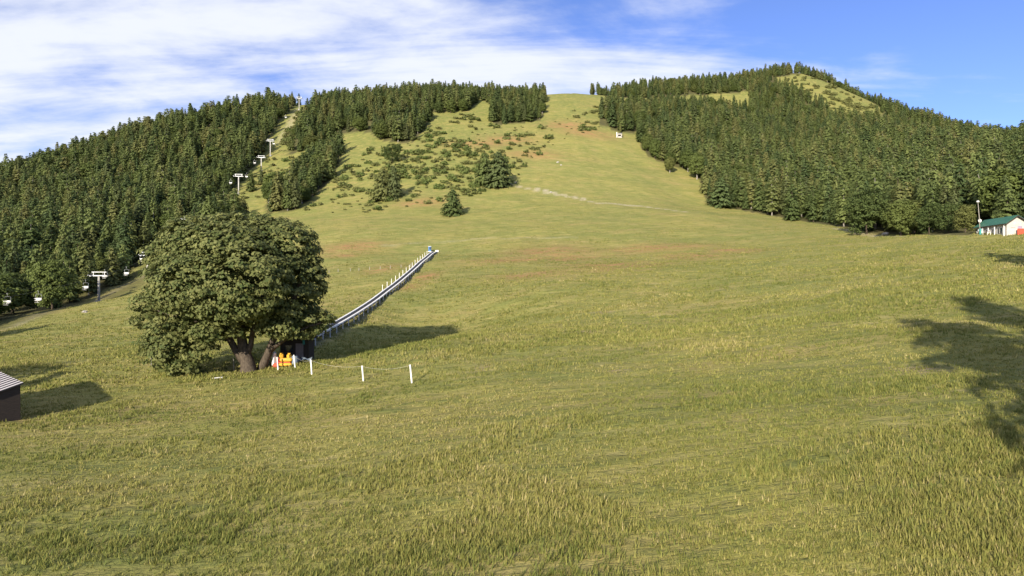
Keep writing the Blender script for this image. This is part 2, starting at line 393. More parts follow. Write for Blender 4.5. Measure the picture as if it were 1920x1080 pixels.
# ------------------------------------------------------------------ ground sheet
def build_ground():
    nx, ny = 640, 560
    ax, ay, y0 = 26.0, 42.0, 18.0
    sx = np.linspace(np.arcsinh(-1500 / ax), np.arcsinh(1500 / ax), nx); xs = ax * np.sinh(sx)
    sy = np.linspace(np.arcsinh((-350 - y0) / ay), np.arcsinh((1600 - y0) / ay), ny); ys = y0 + ay * np.sinh(sy)
    X, Y = np.meshgrid(xs, ys); x = X.ravel(); y = Y.ravel(); z = H(x, y)
    i = np.arange(ny - 1)[:, None] * nx + np.arange(nx - 1)[None, :]
    Fc = np.stack([i, i + 1, i + nx + 1, i + nx], -1).reshape(-1, 4)
    yy = np.maximum(y, 1); u, v = pix(x, yy, z); fr = y > 8
    # forest floor
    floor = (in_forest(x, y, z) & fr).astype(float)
    # painted shade: a dark strip along the lift, in the forest floor colour
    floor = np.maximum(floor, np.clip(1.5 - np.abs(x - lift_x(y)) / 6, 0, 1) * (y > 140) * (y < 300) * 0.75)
    # reddish dry patches, soil, tracks: shapes read off the photograph as ground areas
    def blobs(lst):
        m = np.zeros_like(x)
        for bu, bv, w, h in lst:
            c = gp(bu, bv); rx = w / F * c.y; e = gp(bu, bv - h); ry = max(abs(e.y - c.y), 1.0)
            m = np.maximum(m, np.exp(-(((x - c.x) / rx) ** 2 + ((y - c.y) / ry) ** 2) * 1.2))
        return m * fr
    red = blobs([(1030,470,95,10),(1080,485,80,10),(1230,464,110,8),(960,490,90,9),(1150,500,110,11),(1000,515,80,8),(770,538,26,7),(800,518,32,8),(720,503,45,6),
                 (660,462,70,9),(1290,480,60,7),(1100,250,60,10),(1060,235,50,9),(950,262,60,8),(1380,470,60,6),(790,380,50,9),(900,270,70,9),(640,480,40,5),(1000,290,60,9)])
    soil = blobs([(1725,694,50,7),(1100,621,16,3),(1690,690,24,4),(905,690,18,3),(1155,695,22,4),(1130,585,22,2.5)])
    tr = np.zeros_like(x)
    tr = np.maximum(tr, path_mask(x, y, [gp(*p) for p in [(948,345),(1010,358),(1060,368),(1120,381),(1200,386),(1290,398)]], 1.0) * 0.9)
    tr = np.maximum(tr, path_mask(x, y, [gp(*p) for p in [(1000,352),(1040,362),(1095,372)]], 0.9))
    tr = np.maximum(tr, path_mask(x, y, [gp(*p) for p in [(0,619),(60,597),(120,577),(190,558),(240,532),(282,511)]], 1.0) * 0.75)
    tr = np.maximum(tr, path_mask(x, y, [gp(*p) for p in [(1560,428),(1640,442),(1700,443)]], 1.3) * 0.8)
    tr = np.maximum(tr, path_mask(x, y, [gp(*p) for p in [(720,460),(800,454),(900,447),(1080,445)]], 1.0) * 0.35)
    tr = np.maximum(tr, path_mask(x, y, [gp(*p) for p in [(570,652),(640,612),(735,545),(780,504),(815,473)]], 1.3) * 0.5)
    tr = np.maximum(tr, path_mask(x, y, [gp(*p) for p in [(528,265),(545,235),(562,205)]], 3.0) * 0.6)
    tr *= fr
    # rank green growth on the upper slope and at the summit
    scrub = np.clip((y - 255) / 90, 0, 1) * (0.35 + 0.65 * (vnoise(x / 26, y / 22, 21) > 0.42)) * fr
    scrub *= 1 - 0.7 * ((u > 1000) & (v > 255))
    dry = np.clip((y - 120) / 140, 0, 1)
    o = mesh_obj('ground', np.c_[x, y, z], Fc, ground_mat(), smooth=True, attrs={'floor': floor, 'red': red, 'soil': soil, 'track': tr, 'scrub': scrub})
    tag(o, 'grassy ski slope and meadow rolling up to the wooded ridge', None, None, 'structure')
    return o

def ground_mat():
    m, nt, L = new_mat('meadow')
    out = N(nt, 'ShaderNodeOutputMaterial'); p = N(nt, 'ShaderNodeBsdfPrincipled', inp={'Roughness': 0.95}); p.inputs['Specular IOR Level'].default_value = 0.1
    tc = N(nt, 'ShaderNodeTexCoord')
    def noise(scale, detail=6, rough=0.6, stretch=(1, 1, 1), rot=0.0, dist=0.0):
        mp = N(nt, 'ShaderNodeMapping'); mp.inputs['Scale'].default_value = stretch; mp.inputs['Rotation'].default_value = (0, 0, rot)
        L(tc.outputs['Object'], mp.inputs[0])
        n = N(nt, 'ShaderNodeTexNoise', inp={'Scale': scale, 'Detail': detail, 'Roughness': rough, 'Distortion': dist}); L(mp.outputs[0], n.inputs['Vector'])
        return n.outputs['Fac']
    def rng(s, a, b, lo=0.0, hi=1.0):
        r = N(nt, 'ShaderNodeMapRange', inp={1: a, 2: b, 3: lo, 4: hi}); L(s, r.inputs[0]); return r.outputs[0]
    def mix(f, A, B):
        x = N(nt, 'ShaderNodeMix', data_type='RGBA')
        if isinstance(f, float): x.inputs[0].default_value = f
        else: L(f, x.inputs[0])
        for s, k in ((A, 6), (B, 7)):
            if isinstance(s, tuple): x.inputs[k].default_value = (*s, 1)
            else: L(s, x.inputs[k])
        return x.outputs[2]
    def mul(a, b):
        x = N(nt, 'ShaderNodeMath', operation='MULTIPLY'); L(a, x.inputs[0])
        if isinstance(b, float): x.inputs[1].default_value = b
        else: L(b, x.inputs[1])
        return x.outputs[0]
    def attr(n): return N(nt, 'ShaderNodeAttribute', attribute_name=n).outputs['Fac']
    n_big = noise(0.035, 4); n_mid = noise(0.16, 5, 0.62, (1, 1.6, 1), 0.15); n_str = noise(0.5, 6, 0.68, (0.35, 1.5, 1), -0.25)
    n_fine = noise(3.2, 6, 0.7, (1, 1.3, 1)); n_blade = noise(16, 4, 0.7)
    col = mix(rng(n_big, .35, .65), (0.285, 0.255, 0.074), (0.215, 0.222, 0.064))
    col = mix(rng(n_mid, .48, .72, 0, .75), col, (0.330, 0.265, 0.100))
    n_far = noise(0.075, 6, 0.66, (0.6, 1.7, 1), -0.2)
    col = mix(rng(n_far, .50, .66, 0, .7), col, (0.170, 0.190, 0.052))
    col = mix(rng(n_far, .32, .46, .55, 0), col, (0.340, 0.250, 0.105))
    col = mix(rng(n_str, .50, .64, 0, .8), col, (0.150, 0.170, 0.048))
    col = mix(rng(n_str, .32, .46, .8, 0), col, (0.360, 0.310, 0.125))
    col = mix(mul(attr('scrub'), rng(noise(0.33, 6, .65), .42, .6, 0, .85)), col, (0.150, 0.172, 0.050))
    col = mix(mul(attr('red'), rng(noise(0.45, 6, .7, (.4, 1.4, 1), -.1), .36, .56, 0, .95)), col, (0.345, 0.185, 0.090))
    col = mix(rng(n_fine, .50, .66, 0, .7), col, (0.125, 0.140, 0.042))
    col = mix(rng(n_fine, .28, .42, .4, 0), col, (0.330, 0.300, 0.120))
    col = mix(rng(n_blade, .5, .75, 0, .35), col, (0.110, 0.122, 0.038))
    col = mix(mul(attr('track'), rng(noise(1.1, 5, .7), .38, .56, 0.1, 1.0)), col, (0.420, 0.365, 0.255))
    col = mix(mul(attr('soil'), rng(noise(1.8, 6, .7, (.6, 1.5, 1)), .40, .55, .0, 1.0)), col, (0.300, 0.225, 0.150))
    col = mix(mul(attr('floor'), rng(n_mid, .3, .6, .7, .95)), col, (0.075, 0.070, 0.034))  # forest floor, and the shade strip painted along the lift
    L(col, p.inputs['Base Color'])
    b1 = N(nt, 'ShaderNodeBump', inp={'Strength': 1.0, 'Distance': 0.55}); L(n_str, b1.inputs['Height'])
    b2 = N(nt, 'ShaderNodeBump', inp={'Strength': 0.8, 'Distance': 0.14}); L(n_fine, b2.inputs['Height']); L(b1.outputs[0], b2.inputs['Normal'])
    b3 = N(nt, 'ShaderNodeBump', inp={'Strength': 0.5, 'Distance': 0.04}); L(n_blade, b3.inputs['Height']); L(b2.outputs[0], b3.inputs['Normal'])
    L(b3.outputs[0], p.inputs['Normal'])
    L(p.outputs[0], out.inputs[0])
    return m
build_ground()

# ------------------------------------------------------------------ vegetation: mesh makers
def cards(P, Nrm, size, aspect=1.6, along=None, rng=RNG):
    """one small leaf-shaped quad at each point; returns vertices and faces"""
    n = len(P)
    Nrm = Nrm / (np.linalg.norm(Nrm, axis=1, keepdims=True) + 1e-9)
    if along is None: along = rng.normal(size=(n, 3))
    t = along - (along * Nrm).sum(1, keepdims=True) * Nrm; t /= (np.linalg.norm(t, axis=1, keepdims=True) + 1e-9)
    b = np.cross(Nrm, t); s = np.asarray(size).reshape(-1, 1) * np.ones((n, 1))
    a = t * s * 0.5 * aspect; c = b * s * 0.5
    bend = Nrm * s * 0.12
    V = np.stack([P - a - bend, P + c * 0.9, P + a - bend, P - c * 0.9], 1).reshape(-1, 3)
    Fc = np.arange(n * 4).reshape(n, 4)
    return V, Fc

def conifer_crown(h, r, seed, levels=24, per=8, cpb=7, droop=0.35, power=0.85, base=0.10, size=0.62, ragged=0.25, top=0.0):
    g = np.random.default_rng(seed); P = []; Nn = []; A = []; S = []; T = []
    for l in range(levels):
        t = (l + g.uniform(-.3, .3)) / levels; t = min(max(t, 0), 1)
        z0 = h * (base + (1 - base) * t)
        rr = r * ((1 - t) ** power) * (1 if t > 0.12 else 0.72 + 0.28 * t / 0.12) + 0.42 + top * math.sin(math.pi * t) * r
        k = max(3, int(per * (0.45 + 0.65 * (1 - t))))
        for j in range(k):
            if g.random() < 0.06: continue
            a = g.uniform(0, 2 * math.pi); br = rr * g.uniform(1 - ragged, 1 + ragged * 0.55)
            d = np.array([math.cos(a), math.sin(a), 0]); side = np.array([-d[1], d[0], 0])
            m = max(2, int(cpb * (0.35 + 0.65 * br / (r + .2)))); tb = g.uniform(0, 1)
            for q in range(m):
                s = 0.18 + 0.82 * (q + g.uniform(0, 1)) / m
                dz = (0.10 * s - droop * s * s) * br * (0.6 + 0.8 * (1 - t)) + g.normal() * 0.10
                p = d * br * s + side * g.normal() * 0.13 * br * (1.15 - s) + np.array([0, 0, z0 + dz])
                P.append(p); nn = np.array([0, 0, 0.6]) + d * 1.25 + g.normal(size=3) * 0.40; Nn.append(nn)
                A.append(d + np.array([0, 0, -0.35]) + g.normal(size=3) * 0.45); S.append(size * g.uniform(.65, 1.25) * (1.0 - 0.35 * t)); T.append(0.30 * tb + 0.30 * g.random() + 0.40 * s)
    P = np.array(P); V, Fc = cards(P, np.array(Nn), np.array(S), 1.9, np.array(A), g)
    return V, Fc, np.repeat(np.array(T), 4)

def broad_crown(lobes, seed, nclump, per, clump_r, size, flat=0.6, tilt=0.5, inner=0.25):
    """leaf clumps over and inside the union of some ellipsoid lobes; lobes = (cx,cy,cz, rx,ry,rz)"""
    g = np.random.default_rng(seed); L = np.array(lobes, float)
    w = L[:, 3] * L[:, 4] + L[:, 4] * L[:, 5] + L[:, 3] * L[:, 5]; w /= w.sum()
    cs = []; out = []; tries = 0
    while len(cs) < nclump and tries < nclump * 12:
        tries += 1
        i = g.choice(len(L), p=w); d = g.normal(size=3); d /= np.linalg.norm(d)
        k = g.uniform(.45, .9) if g.random() < inner else g.uniform(.88, 1.06) if g.random() < .8 else g.uniform(1.05, 1.16)
        p = L[i, :3] + d * L[i, 3:] * k
        q = ((p - L[:, :3]) / L[:, 3:]); e = (q * q).sum(1); e[i] = 9
        if k > .9 and e.min() < 0.62: continue
        nrm = d / L[i, 3:]; nrm /= np.linalg.norm(nrm)
        cs.append(p); out.append(nrm)
    cs = np.array(cs); out = np.array(out); n = len(cs)
    cr = clump_r * g.uniform(.6, 1.35, size=(n, 1)); ct = g.uniform(0, 1, size=n)
    off = g.normal(size=(n, per, 3)); off /= np.linalg.norm(off, axis=2, keepdims=True); off *= g.uniform(.25, 1, size=(n, per, 1)) ** .6
    off[:, :, 2] *= flat
    P = cs[:, None, :] + off * cr[:, None, :]
    P[:, :, 2] -= (off[:, :, 0] ** 2 + off[:, :, 1] ** 2) * cr * 0.25           # tips droop
    Nn = out[:, None, :] * tilt + np.array([0, 0, 0.5]) + off * 0.75 + g.normal(size=P.shape) * 0.38
    T = 0.45 * ct[:, None] + 0.55 * g.random((n, per))
    P = P.reshape(-1, 3); Nn = Nn.reshape(-1, 3)
    V, Fc = cards(P, Nn, size * g.uniform(.65, 1.3, len(P)), 1.35, None, g)
    return V, Fc, np.repeat(T.ravel(), 4), cs

def trunk_mesh(h, r0, mat, seed=0, bend=0.15):
    g = np.random.default_rng(seed); mb = MB(); n = 7
    pts = [(g.normal() * bend * i / n, g.normal() * bend * i / n, -0.4 + (h + .4) * i / n) for i in range(n + 1)]
    pts[0] = (0, 0, -0.5); pts[1] = (0, 0, pts[1][2])
    rad = [r0 * (1.35 if i == 0 else 1) * (1 - 0.93 * (i / n)) + 0.015 for i in range(n + 1)]
    mb.tube(pts, rad, 7)
    return mb

PROTO = {}      # kind -> (trunk mesh, crown mesh, height)
def proto_from(kind, trunk_mb, crown, mat_t, mat_c, h, extra=None):
    tm = trunk_mb.build('trunk', mat_t, smooth=True); V, Fc, T = crown[:3]
    cm = mesh_obj('crown', V, Fc, mat_c, attrs={'tint': T})
    PROTO[kind] = [tm.data, cm.data, h]
    bpy.data.objects.remove(tm); bpy.data.objects.remove(cm)

def make_protos():
    for i, (h, r, lv, dr, pw, rg, mt, ba) in enumerate([
            (17, 2.5, 28, .42, .66, .24, 'needle', .08), (18, 2.1, 30, .36, .50, .30, 'needle', .12), (16, 2.7, 26, .30, .46, .36, 'needle', .10),
            (18, 2.4, 28, .50, .78, .22, 'needle_dark', .06), (15, 2.5, 24, .25, .40, .40, 'needle', .16), (17, 2.5, 26, .40, .50, .34, 'needle_dark', .14)]):
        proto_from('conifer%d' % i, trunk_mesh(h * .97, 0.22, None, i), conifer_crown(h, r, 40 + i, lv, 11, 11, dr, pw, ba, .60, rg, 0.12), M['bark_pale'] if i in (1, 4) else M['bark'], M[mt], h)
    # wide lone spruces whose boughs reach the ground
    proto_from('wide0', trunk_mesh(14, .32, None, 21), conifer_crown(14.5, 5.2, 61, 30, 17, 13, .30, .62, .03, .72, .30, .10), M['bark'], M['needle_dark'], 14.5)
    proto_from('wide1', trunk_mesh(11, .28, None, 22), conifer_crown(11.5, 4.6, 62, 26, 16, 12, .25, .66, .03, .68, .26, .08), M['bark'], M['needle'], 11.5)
    # rounded broadleaf trees
    def rl(seed, w, h, n=9, zb=.2):
        g = np.random.default_rng(seed); out = [(0, 0, h * .58, w * .78, w * .78, h * .36)]
        for k in range(n):
            a = 2 * math.pi * k / n + g.uniform(-.4, .4); zz = g.uniform(zb + .08, .78); rr = w * .55 * math.sqrt(max(.1, 1 - ((zz - .5) / .5) ** 2))
            out.append((math.cos(a) * rr, math.sin(a) * rr, h * zz, w * g.uniform(.36, .5), w * g.uniform(.36, .5), h * g.uniform(.15, .22)))
        return out
    for i, (w, h) in enumerate([(5.6, 13), (4.2, 11), (3.2, 10), (6.5, 12)]):
        V, Fc, T, _ = broad_crown(rl(80 + i, w, h, 10, .12 if i != 2 else .25), 90 + i, 420, 20, .85, .36)
        proto_from('broad%d' % i, trunk_mesh(h * .75, .26, None, 50 + i, .3), (V, Fc, T), M['bark_pale'] if i == 2 else M['bark'], M['leaf_dark'] if i in (0, 3) else M['leaf'], h)
    for i in range(4):
        g = np.random.default_rng(120 + i)
        lb = [(g.normal() * .5, g.normal() * .5, .45 + g.uniform(0, .25), g.uniform(.5, .95), g.uniform(.5, .95), g.uniform(.35, .6)) for _ in range(4)]
        V, Fc, T, _ = broad_crown(lb, 130 + i, 34, 9, .34, .30, inner=.35)
        me = mesh_obj('shrub', V, Fc, M['shrub'], attrs={'tint': T}); PROTO['shrub%d' % i] = [None, me.data, 1.1]; bpy.data.objects.remove(me)
make_protos()

def add_tree(kind, p, h, name, label, cat='tree', group=None, width=1.0, rz=None):
    tm, cm, h0 = PROTO[kind]; s = h / h0
    e = empty(name, p, random.uniform(0, 6.28) if rz is None else rz); e.scale = (s * width, s * width, s)
    t = link_copy(tm, 'trunk', e); c = link_copy(cm, 'crown', e)
    tag(e, label, cat, group)
    return e

# ------------------------------------------------------------------ forest
LAND = []      # landmarks for telling repeats apart: (words, u, v)
FOREST = []    # candidate forest trees (x, y, z, height, kind)
def plant_forest():
    sp = 5.2; g = np.random.default_rng(5)
    xs = np.arange(-470, 600, sp); ys = np.arange(66, 760, sp); X, Y = np.meshgrid(xs, ys)
    X = X + g.uniform(-.46, .46, X.shape) * sp; Y = Y + g.uniform(-.46, .46, Y.shape) * sp
    x = X.ravel(); y = Y.ravel(); z = H(x, y); u, v = pix(x, y, z)
    k = in_forest(x, y, z) & ((u > -60) | (y < 150) & (u > -900)) & (u < 1985)
    # a few gaps
    k &= ~((vnoise(x / 13, y / 13, 31) > .80))
    x, y, z = x[k], y[k], z[k]
    hh = np.clip(g.normal(14.8, 2.9, len(x)), 7.5, 21.5) * (0.88 + .22 * vnoise(x / 40, y / 40, 33))
    hh *= np.interp(y, [380, 480, 560], [1.0, .88, .72])
    # sunlit trees and mast beside the lift: nothing stands close in front of them towards the sun
    d = np.array([LD.x, LD.y]) / math.hypot(LD.x, LD.y); keep = np.ones(len(x), bool)
    for tx, ty, tz, rad in [(-129, 190, -4, 4), (-131, 174, -5, 6), (-142, 196, -2, 5), (-146, 224.7, 6, 3.5)]:
        t = (tx - x) * d[0] + (ty - y) * d[1]; pd = np.abs((tx - x) * d[1] - (ty - y) * d[0])
        keep &= ~((t > 0) & (t < 70) & (pd < rad) & (z + hh > tz + t * math.tan(SUN_EL))) & (np.hypot(x - tx, y - ty) > rad)
    # room for the trees that stand out from the forest's edge
    for fu, fv, rad in [(1352,389,8), (1486,414,4.5), (1625,439,7), (1690,442,5), (1742,438,4.5), (1778,437,4.5), (1810,436,4), (1256,324,4), (1228,298,4), (1307,336,4), (1290,322,4), (1213,284,4), (456,416,4), (470,360,3.5), (489,346,3.5), (1148,238,4)]:
        q = gp(fu, fv); keep &= np.hypot(x - q.x, y - q.y) > rad
        keep &= ~((y < q.y) & (y > q.y - 40) & (np.abs(x / y * q.y - q.x) < rad))
    x, y, z, hh = x[keep], y[keep], z[keep], hh[keep]
    # the ground must not hide the whole tree
    ok = np.ones(len(x), bool)
    for t in np.linspace(.35, .99, 34):
        gz = H(x * t, y * t); ok &= gz < (z + hh) * t + .3
    x, y, z, hh = x[ok], y[ok], z[ok], hh[ok]
    kind = g.choice(8, size=len(x), p=[.22, .18, .16, .14, .11, .10, .05, .04]); hh = np.where(kind > 5, hh * .72, hh)
    return [list(r) for r in zip(x, y, z, hh, kind)]
FOREST = plant_forest()
print('forest trees', len(FOREST))

def forest_objects():
    # the 300 that show largest become trees of their own; the rest is one wood
    fr = sorted(FOREST, key=lambda r: -(r[3] / (.6 if r[4] > 5 else 1)) / r[1])
    inframe = [r for r in fr if 4 < pix(r[0], r[1], r[2])[0] < 1916]
    # keep a share for every stretch of wood so that each edge is made of single trees
    single = inframe[:300]
    ids = set(id(r) for r in single); rest = [r for r in fr if id(r) not in ids]
    return single, rest
SINGLE, REST = forest_objects()

def ordinal(n):
    return '%d%s' % (n, 'th' if 10 <= n % 100 <= 20 else {1: 'st', 2: 'nd', 3: 'rd'}.get(n % 10, 'th'))
def relate(items, what):
    """items = [(u, v, object)]: name each by the landmark it stands nearest to and its rank there"""
    buckets = {}
    for u, v, o in items:
        w, lu, lv = min(LAND, key=lambda l: math.hypot(l[1] - u, l[2] - v))
        dx, dy = u - lu, v - lv
        side = ('above' if dy < 0 else 'below') if abs(dy) > abs(dx) else ('left of' if dx < 0 else 'right of')
        buckets.setdefault((w, side, what(o)), []).append((math.hypot(dx, dy), o))
    for (w, side, k), lst in buckets.items():
        lst.sort(key=lambda t: t[0])
        for i, (_, o) in enumerate(lst):
            o['label'] = '%s, %s %s %s' % (k, 'nearest one' if i == 0 else ordinal(i + 1) + ' nearest', side, w)

LAND += [('the green-roofed hut', 1875, 420), ('the white kiosk', 1162, 253), ('the lowest lift tower', 186, 540), ('the second lowest lift tower', 279, 490),
         ('the fourth lift tower', 448, 345), ('the lift tower nearest the skyline', 561, 195), ('the broad dark spreading tree', 1352, 362),
         ('the big round leafy tree', 1625, 395), ('the tall pointed spruce', 1484, 380), ('the low round tree by the lift', 98, 535)]
WORDS = ['green spruce in the forest', 'slim larch in the forest', 'full larch in the forest', 'dark spruce in the forest', 'short larch in the forest', 'dark pine in the forest', 'round leafy forest tree', 'pale leafy forest tree']
NAMES = ['spruce_tree', 'larch_tree', 'larch_tree', 'spruce_tree', 'larch_tree', 'pine_tree', 'leafy_tree', 'birch_tree']
KIND = ['conifer0', 'conifer1', 'conifer2', 'conifer3', 'conifer4', 'conifer5', 'broad1', 'broad2']
def build_forest():
    items = []
    for (x, y, z, h, k) in SINGLE:
        e = add_tree(KIND[int(k)], (x, y, z - .15), h, NAMES[k], None, 'tree', 'trees of the mountain forest', random.uniform(.95, 1.45))
        e['_k'] = int(k); u, v = pix(x, y, z + h / 2); items.append((u, v, e))
    relate(items, lambda o: WORDS[o['_k']])
    for _, _, e in items: del e['_k']
    # the rest: one object, trees set on points with geometry nodes
    P = np.array([(r[0], r[1], r[2] - .15) for r in REST])
    me = bpy.data.meshes.new('distant_forest'); me.from_pydata([tuple(p) for p in P], [], []); me.update()
    o = bpy.data.objects.new('distant_forest', me); C.objects.link(o)
    n = len(P); g = np.random.default_rng(3)
    def at(nm, typ, vals, key='value'):
        a = me.attributes.new(nm, typ, 'POINT'); a.data.foreach_set(key, np.asarray(vals).ravel())
    wd = g.uniform(.95, 1.45, n); sc = np.array([r[3] for r in REST]) / np.array([PROTO[KIND[int(r[4])]][2] for r in REST])
    at('size', 'FLOAT_VECTOR', np.c_[sc * wd, sc * wd, sc].astype(np.float32), 'vector')
    at('turn', 'FLOAT_VECTOR', np.c_[np.zeros(n), np.zeros(n), g.uniform(0, 6.28, n)].astype(np.float32), 'vector')
    at('pick', 'INT', np.array([int(r[4]) for r in REST], dtype=np.int32))
    ng = bpy.data.node_groups.new('wood', 'GeometryNodeTree'); L = ng.links.new
    ng.interface.new_socket('Geometry', in_out='INPUT', socket_type='NodeSocketGeometry'); ng.interface.new_socket('Geometry', in_out='OUTPUT', socket_type='NodeSocketGeometry')
    gi = ng.nodes.new('NodeGroupInput'); go = ng.nodes.new('NodeGroupOutput')
    jn = ng.nodes.new('GeometryNodeJoinGeometry')
    for k in range(7, -1, -1):
        src = next(e for (u, v, e), r in zip(items, SINGLE) if r[4] == k)
        jj = ng.nodes.new('GeometryNodeJoinGeometry')
        for ch in src.children:
            oi = ng.nodes.new('GeometryNodeObjectInfo'); oi.transform_space = 'ORIGINAL'; oi.inputs['Object'].default_value = ch; oi.inputs['As Instance'].default_value = False
            L(oi.outputs['Geometry'], jj.inputs[0])
        gt = ng.nodes.new('GeometryNodeGeometryToInstance'); L(jj.outputs[0], gt.inputs[0]); L(gt.outputs[0], jn.inputs[0])
    ip = ng.nodes.new('GeometryNodeInstanceOnPoints'); L(gi.outputs[0], ip.inputs['Points']); L(jn.outputs[0], ip.inputs['Instance'])
    ip.inputs['Pick Instance'].default_value = True
    def na(nm, typ):
        a = ng.nodes.new('GeometryNodeInputNamedAttribute'); a.data_type = typ; a.inputs['Name'].default_value = nm; return a.outputs[0]
    L(na('pick', 'INT'), ip.inputs['Instance Index']); L(na('size', 'FLOAT_VECTOR'), ip.inputs['Scale'])
    er = ng.nodes.new('FunctionNodeEulerToRotation'); L(na('turn', 'FLOAT_VECTOR'), er.inputs[0]); L(er.outputs[0], ip.inputs['Rotation'])
    L(ip.outputs[0], go.inputs[0])
    md = o.modifiers.new('wood', 'NODES'); md.node_group = ng
    tag(o, 'dense mixed forest covering both hillsides up to the ridge', 'forest', None, 'stuff')
build_forest()

# ------------------------------------------------------------------ lone trees and the forest's edge
def lone_trees():
    T = [  # u, v of the foot, kind, height px, width factor, name, label
     (735,304,'broad3',36,.95,'spruce_tree','dark rounded lone tree, uppermost of the lone trees on the ski slope'),
     (717,376,'wide1',62,.95,'spruce_tree','tall lone spruce, left one of the pair below the dark rounded tree'),
     (738,372,'wide0',62,.80,'spruce_tree','tall lone spruce, right one of the pair below the dark rounded tree'),
     (849,404,'wide1',50,1.15,'spruce_tree','broad pyramid spruce, lowest lone tree on the open slope'),
     (908,346,'wide1',60,.85,'spruce_tree','paler spruce standing against the left side of the broad dark spruce'),
     (934,350,'wide0',66,1.3,'spruce_tree','broad dark spruce, largest lone tree in the middle of the slope'),
     (1352,389,'wide0',56,1.45,'spreading_tree','broad dark spreading tree with low boughs at the right forest edge'),
     (1486,414,'conifer0',70,1.5,'spruce_tree','tall pointed spruce with pale foot fronting the right forest'),
     (1625,439,'broad0',92,.95,'round_tree','big round leafy tree at the lower right forest edge'),
     (1690,442,'broad1',71,.95,'round_tree','rounded leafy tree just right of the biggest round forest edge tree'),
     (1742,438,'broad0',60,.85,'leafy_tree','dark leafy tree, leftmost of three between round trees and lamp pole'),
     (1778,437,'broad3',60,.80,'leafy_tree','dark leafy tree, middle of three between round trees and lamp pole'),
     (1810,436,'broad1',56,.85,'leafy_tree','dark leafy tree standing next to the lamp pole'),
     (1256,324,'broad2',32,.95,'birch_tree','small pale trunked tree standing out from the right forest edge'),
     (1228,298,'broad1',40,.75,'leafy_tree','grey green round tree at the upper right forest edge'),
     (1307,336,'broad2',52,.9,'birch_tree','leafy tree with white trunk leaning at the right forest edge'),
     (1290,322,'broad2',44,.9,'birch_tree','leafy tree with thin pale trunk above the leaning white trunk'),
     (98,579,'broad1',96,.85,'round_tree','low round leafy tree beside the lift above the left meadow'),
     (131,569,'conifer2',84,1.25,'spruce_tree','sunlit spruce right of the low round tree beside the lift'),
     (456,416,'wide1',46,.80,'spruce_tree','round topped spruce rising just above the big maple crown'),
     (470,360,'conifer0',42,1.3,'spruce_tree','small spruce right of the fourth lift tower, front one of two'),
     (489,346,'conifer3',36,1.3,'spruce_tree','small dark spruce right of the fourth lift tower, rear one of two'),
     (520,396,'conifer0',78,1.25,'spruce_tree','tall spruce at the lower left tip of the tree tongue'),
     (845,212,'broad1',26,1.0,'leafy_tree','pale leafy tree in the high gap, left one of two below ridge'),
     (868,209,'broad1',25,1.0,'leafy_tree','pale leafy tree in the high gap, right one of two below ridge'),
     (822,212,'broad3',22,1.0,'leafy_tree','low pale leafy tree beside the dark wood below the ridge'),
     (1128,222,'conifer3',42,1.2,'spruce_tree','dark spruce, leftmost tree of the right forest on the slope'),
     (1148,238,'conifer3',56,1.4,'spruce_tree','dark spruce pair member just above left of the white kiosk'),
     (1163,250,'conifer1',20,1.0,'larch_tree','small larch directly behind the white kiosk'),
     (1213,284,'broad1',36,.8,'leafy_tree','leafy tree right below the white kiosk at the forest edge'),
    ]
    for u, v, k, hp, wf, nm, lab in T:
        p = gp(u, v); h = hp / F * p.y
        if u == 98: p = gY(u, 174); h = (540 - 482) / F * 174 - p.z
        if u == 131: p = gY(u, 196); h = (540 - 487) / F * 196 - p.z
        e = add_tree(k, (p.x, p.y, p.z - .1), h, nm, lab, 'tree', None, wf)
    # rank trees outside the frame whose long evening shadows fall into it
    for tip, h, k, wf, lab in [((118,604), 18, 'broad0', .75, 'tall leafy tree outside the left edge casting the upper shadow'), ((85,612), 17, 'wide0', .75, 'shorter spruce outside the left edge beside the tall one'),
                          ((142,676), 14, 'broad0', .7, 'leafy tree outside the lower left edge casting the lower shadow'), ((150,694), 12, 'conifer2', 1.3, 'slim larch outside the lower left edge'),
                          ((1706,598), 25, 'wide0', .65, 'spruce outside the right edge casting the long shadow'), ((1800,556), 31, 'wide0', .55, 'broad spruce outside the right edge'),
                          ((1850,474), 15, 'conifer0', 1.4, 'spruce outside the right edge near the hut')]:
        q = gp(*tip); d = Vector((LD.x, LD.y, 0)).normalized(); Lh = h / math.tan(SUN_EL)
        for _ in range(12):
            b = q - d * Lh; zb = h1(b.x, b.y); Lh = max(6, (zb + h - q.z) / math.tan(SUN_EL))
        add_tree(k, (b.x, b.y, zb - .1), h, 'larch_tree' if k == 'conifer2' else 'leafy_tree' if k == 'broad0' else 'spruce_tree', lab, 'tree', None, wf)
        print('shadow tree', [round(c, 1) for c in b], [round(c) for c in pix(b.x, max(b.y, 1), zb)])
lone_trees()

